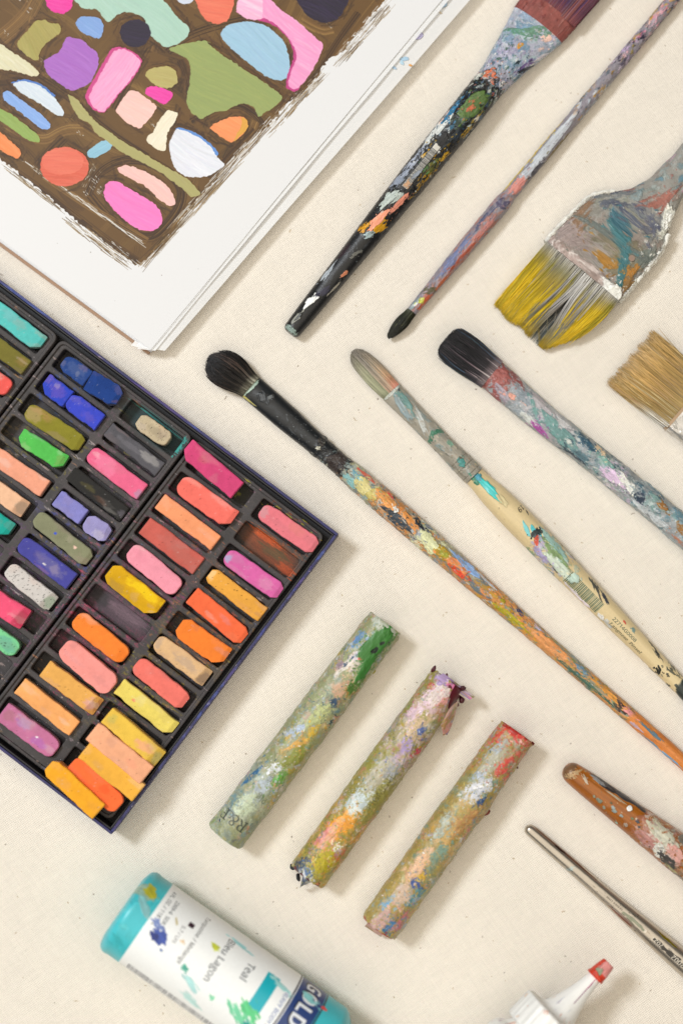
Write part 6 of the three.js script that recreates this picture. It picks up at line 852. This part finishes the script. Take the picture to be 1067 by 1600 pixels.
{ // stick with the red end
  const { g, u, Lm, mat } = pigmentStick('pigment stick in ochre and teal smeared wrapper with bright red end', [591, 1450], [807, 1144], 43, (s, L) => {
    const T = (...a) => s.top(...a); s.plain('#a8934f', 0.14, 0.03); s.scatter(180, -8, L + 8, ['#b09a58', '#a38a4c', '#bc9c60', '#8f9470', '#a89868', '#c0a068', '#7f9484'], 5, 16, 2.4, { h: 0.25, dry: 0.3, turn: 3 });
    s.scatter(130, 10, L - 40, ['#d0a44c', '#7f9c94', '#d8a080', '#c49a3c', '#8fa8a4', '#c98a7c', '#b8b078', '#6f8c8c', '#d4b088'], 2.5, 9, 2, { turn: 3 }); s.scatter(110, 0, L, ['#e0c860', '#3f6a8c', '#d8d4cc', '#c46a54', '#58809c', '#e6b090'], 0.8, 3, 2, { turn: 3 });
    T(14, 8, 16, 7, 0.3, '#3f78a8', { edge: 0.8 }); T(8, 14, 12, 5, 0.2, '#2f5f94', { edge: 0.8 }); T(42, -16, 16, 8, 0.2, '#6fa4cc', { edge: 0.7, dry: 0.3 }); T(10, -8, 22, 10, 0.2, '#c09a90', { edge: 0.7 }); T(30, 20, 24, 8, 0.1, '#c07078', { edge: 0.7, dry: 0.3 }); T(92, 2, 12, 10, 0.2, '#3a5496', { edge: 0.7, h: 0.7 }); T(70, 14, 18, 10, 0.2, '#5f8a90', { edge: 0.8 }); T(66, -2, 22, 12, 0.2, '#c4aa94', { edge: 0.7 }); T(116, -8, 34, 9, 0.1, '#dcae84', { edge: 0.7 }); T(104, 6, 9, 6, 0.2, '#dab03c', { edge: 0.7 }); T(150, 8, 26, 8, 0.2, '#7f9c8c', { edge: 0.8 }); T(190, 0, 30, 14, 0.2, '#c8a464', { edge: 0.6 }); T(186, -12, 24, 9, 0.1, '#aab0a0', { edge: 0.7 }); T(214, 12, 30, 10, 0.2, '#b98c58', { edge: 0.7 });
    T(262, -4, 26, 15, 0.3, '#c9ccd4', { edge: 0.7, h: 0.7, dry: 0.2 }); T(284, -12, 14, 6, 0.2, '#a8b4c4', { edge: 0.7 }); T(268, -2, 16, 4, 0.7, '#f2f2f4', { edge: 0.6, h: 1.2 }); T(250, 12, 10, 5, 0.4, '#3a5a8c', { edge: 0.8 }); s.scatter(120, 290, L + 8, ['#d8584c', '#cf7a6a', '#e0685c', '#a8a8a4', '#9aa6ac', '#c88c80', '#b8b4ac', '#d04038'], 2.5, 9, 2, { turn: 3 }); T(322, 16, 26, 12, 0.3, '#d95a50', { edge: 0.5, h: 0.9 }); T(312, -8, 26, 12, 0.2, '#a9a48c', { edge: 0.7 }); T(330, -16, 18, 8, 0.2, '#a0a8ac', { edge: 0.7 }); T(366, 0, 11, 30, 0.1, '#d2382f', { edge: 0.6, h: 1.2 }); T(350, -22, 14, 7, 0.3, '#d8503c', { edge: 0.7 }); T(360, 10, 5, 10, 0.2, '#e8b4ac', { edge: 0.8, dry: 0.5 });
    s.stamp((c) => { c.lineWidth = 1.6; c.beginPath(); c.moveTo(196, -48); c.quadraticCurveTo(205, -10, 222, 18); c.lineTo(250, 50); c.stroke(); }, '#7a5a3c', 0.4, -0.5);
  }, { ragA: 3, ragB: 3, core: '#a82820', pinchA: 1.5, pinchB: 1, fold: (x, a) => 1.6 * sstep(196 + a * 20 - 5, 196 + a * 20, x) * (1 - sstep(215 + a * 20, 260 + a * 20, x)) });
  crumb(g, (Lm - 2) * u, 0.009, 0.0088, 0.0022, '#7a1c18', 2); crumb(g, (Lm - 44) * u, 0.0068, 0.0096, 0.0013, '#5a2018', 4); crumb(g, (Lm - 128) * u, 0.0062, 0.0101, 0.0022, '#7a2a1c', 6, 'paint_crumb', 0.6);
  const f = []; for (let i = 0; i <= 4; i++) { const r = []; for (let j = 0; j <= 4; j++) { const a = i / 4, w = j / 4; r.push([(3 - 14 * a) * u, 0.012 - 0.005 * a - 0.003 * w, (-18 + w * 30 + Math.sin(w * 9) * 2) * u]); } f.push(r); } tornFlap(g, f, mat, [0.02, 0.45]);
}

// ------------------------------------------------------------------ teal acrylic bottle lying on its side
{
  const Y = 0.0222, g = thing('paint_bottle', 'white-labelled plastic bottle of turquoise paint lying on its side', 'paint bottle'), u = lay(g, [193, 1418], [430, 1587], Y), Rr = 71;
  const cv = curve([[0, 52, 52], [2, 62, 62], [7, 69, 69], [14, 72, 72], [24, Rr, Rr], [355, Rr, Rr], [368, 71, 71], [384, 60, 60], [396, 44, 44], [404, 30, 30], [470, 30, 30]].map((r) => [...r, 0, Rr + 0.5]));
  const s = new Skin(474, Math.round(2 * Math.PI * Rr), 515, 2.2); s.hw = (x) => cv(x)[1]; const T = (...a) => s.top(...a);
  s.plain('#48bfca', 0.06, 0.02); s.scatter(30, 0, 60, ['#40b4c0', '#58c8d0', '#48c2ca'], 6, 16, 2, { h: 0, turn: 3 }); T(12, -50, 20, 12, 0.3, '#8fb0a0', { edge: 0.5, h: 0.3 }); T(22, -52, 14, 9, 0.4, '#b9b83c', { edge: 0.6, h: 0.4 }); T(26, -30, 16, 7, 0.6, '#7fb8bc', { edge: 0.7 });
  // the label and its printing
  s.stamp((c) => c.fillRect(42, -160, 282, 320), '#f8fbfb', 1, 0.6);
  const t = (str, x, y, sz, hex = '#5b5f66', o = {}) => s.text(str, x, y, sz, Math.PI / 2, hex, o);
  t('4 FL. OZ. / 118 mL', 52, -52, 9); t('2369-4  SER.7', 64, -46, 9); t('Turquoise / Melange', 116, -38, 10, '#6b6a6c'); s.stamp((c) => c.fillRect(96, -55, 9, 8), '#3a2430'); t('S.7 / LF3', 92, -28, 8, '#77767a');
  t('Bleu Lagon', 165, -34, 16, '#4b4f56'); t('Teal', 209, -42, 17, '#4b4f56');
  s.stamp((c) => c.fillRect(236, -64, 22, 62), '#25b4c4', 1);
  s.stamp((c) => c.fillRect(288, -160, 44, 320), '#31477e', 1); s.stamp((c) => { c.fillRect(284, -160, 2.4, 320); c.fillRect(333, -160, 2.4, 320); }, '#2c2a3c', 1);
  s.text('GOLDEN', 309, -36, 37, Math.PI / 2, '#1d2030', { weight: 'bold' }); s.text('GOLDEN', 310.5, -36, 34, Math.PI / 2, '#e8ecf2', { weight: 'bold' });
  s.text('HEAVY BODY ACRYLIC', 276, -6, 10, Math.PI / 2, '#6a7cae');
  const Rb = rng(71); s.stamp((c) => BARS(c, 56, 74, 66, 20, Rb, 2), '#4f5560', 0.8);
  T(70, -10, 18, 10, 0.4, '#3c55a8', { edge: 0.7, dry: 0.3, h: 0.4 }); T(64, -5, 8, 6, 0.2, '#23367e', { edge: 0.6 }); T(58, -22, 10, 5, 0.2, '#7f94cc', { edge: 0.8, dry: 0.5 }); T(84, 6, 3, 2, 0, '#6f86b8'); T(150, 22, 16, 6, 0.3, '#b4e4e4', { edge: 0.9, dry: 0.5 }); T(128, 8, 7, 4, 0.3, '#4fb09c', { edge: 0.9 }); T(186, 20, 5, 4, 0, '#8fe0b8', { edge: 0.7 }); T(158, 44, 20, 7, 0.2, '#c6ece8', { edge: 0.9, dry: 0.5 }); T(148, -42, 8, 6, 0.3, '#c9d24a', { edge: 0.6, dry: 0.3 }); T(178, -62, 20, 4, 0.1, '#9fdce0', { edge: 0.8 }); T(262, -50, 18, 6, 0.2, '#a8e0e0', { edge: 0.8, dry: 0.4 }); T(78, -40, 8, 2, 0.9, '#cdbf92', { edge: 0.8 }); T(104, -22, 6, 3, 0.2, '#e0b87c', { edge: 0.8, dry: 0.5 });
  T(250, 4, 24, 12, 0.5, '#5fd08c', { edge: 0.8, dry: 0.4, h: 0.5 }); T(238, 22, 26, 9, 0.6, '#7fdcb0', { edge: 0.9, dry: 0.6, h: 0.4 }); T(262, 26, 14, 8, 0.2, '#45b0a4', { edge: 0.9, dry: 0.5 }); T(336, -58, 5, 4, 0, '#d84a48', { edge: 0.6 }); T(310, -58, 16, 8, 0.2, '#8fd4d8', { edge: 0.8, dry: 0.5 });
  s.grain(0.02, 0.3, 0.03); const mat = s.material({ m: { roughness: 0.34 }, bump: 0.5 }, u);
  part(g, 'bottle_body', loft(cv, 0, 404, { unit: u, skin: s, N: 96, step: 3, disp: 0.3 }), mat);
  const cap = curve([[404, 44, 44, 0, Rr], [408, 46, 46, 0, Rr], [464, 44, 44, 0, Rr], [468, 40, 40, 0, Rr]]); part(g, 'cap', loft(cap, 404, 468, { unit: u, N: 48 }), new THREE.MeshPhysicalMaterial({ color: new THREE.Color(0.8, 0.8, 0.8), roughness: 0.4 }));
}

// ------------------------------------------------------------------ white applicator bottle with red tip
{
  const Y = 0.0205, g = thing('applicator_bottle', 'white squeeze bottle with ridged collar and red-stained cone nozzle', 'squeeze bottle'), u = lay(g, [951, 1505], [872, 1586], Y), yc = 66;
  const white = new Skin(400, 300, 616, 1.6); white.plain('#f1f1ee', 0.03, 0.05); white.scatter(40, 90, 200, ['#e8b8a4', '#c8c0d0', '#d8e0e0', '#f0d0b8', '#b8a0b4'], 1.5, 6, 2, { a: 0.7 }); white.scatter(26, 90, 300, ['#f3e2d2', '#e8d8d0', '#d8dce0', '#f0c8b8'], 2, 8, 2, { a: 0.6 }); white.top(52, -4, 22, 4.5, 0.1, '#b08aa0', { edge: 0.7, dry: 0.2 }); white.top(40, -4, 14, 2, 0.1, '#d05a94', { edge: 0.6 }); white.top(150, -54, 10, 8, 0.2, '#6a5a78', { edge: 0.9 }); white.top(120, -30, 3, 3, 0, '#e03a70'); white.top(122, -44, 10, 7, 0.3, '#c9d0d0', { edge: 0.8 }); white.top(160, -70, 8, 6, 0, '#e86a3c', { edge: 0.8 });
  white.hw = () => 48; white.grain(0.02, 0.4, 0.05); const wm = white.material({ m: { roughness: 0.4 } }, u), c = (rows) => curve(rows.map((r) => [r[0], r[1], r[1], 0, yc]));
  const rs = new Skin(40, 100, 617, 2).plain('#d84028', 0.08, 0.1); rs.daub(8, -8, 12, 26, 0.2, '#d78c88', { edge: 0.5 }); rs.daub(20, 6, 7, 8, 0.3, '#8a9478', { edge: 0.6 }); rs.daub(28, 10, 5, 22, 0, '#cc3a20', { edge: 0.7 }); rs.grain(0.05, 0.5, 0.05);
  part(g, 'red_tip', loft(c([[0, 9, 9], [1.5, 10, 10], [28, 14, 14], [31, 14.5, 14.5]]), 0, 31, { unit: u, skin: rs, N: 32, p: 0.85 }), rs.material({ m: { roughness: 0.4 } }, u), 'red-painted nozzle tip');
  part(g, 'nozzle', loft(c([[31, 10.5], [60, 15], [95, 24], [108, 30], [114, 40]]), 31, 114, { unit: u, skin: white, N: 40 }), wm, 'white cone nozzle with mauve streak');
  // ridged collar
  const pos = [], idx = [], uv = [], N = 96, xs = [112, 114, 118, 158, 162, 163]; xs.forEach((x, i) => { for (let j = 0; j <= N; j++) { const a = j / N * 2 * Math.PI, rdg = i > 1 && i < 4 ? Math.max(0, Math.sin(a * 28)) * 2.2 : 0, r = (i === 0 ? 30 : i === 1 ? 52 : i === 5 ? 40 : 55) + rdg; pos.push(x * u, (yc + Math.cos(a) * r) * u, Math.sin(a) * r * u); uv.push(x / 400, (a / 6.2832 + 0.5) % 1); } });
  for (let i = 0; i < xs.length - 1; i++) for (let j = 0; j < N; j++) { const p = i * (N + 1) + j; idx.push(p, p + 1, p + N + 1, p + 1, p + N + 2, p + N + 1); }
  part(g, 'ridged_collar', geom(pos, idx, uv), wm);
  part(g, 'bottle_body', loft(c([[163, 44], [172, 50], [182, 62], [196, 65.5], [340, 65.5], [350, 60]]), 163, 350, { unit: u, skin: white, N: 64 }), wm);
}

renderer.render(scene, camera);
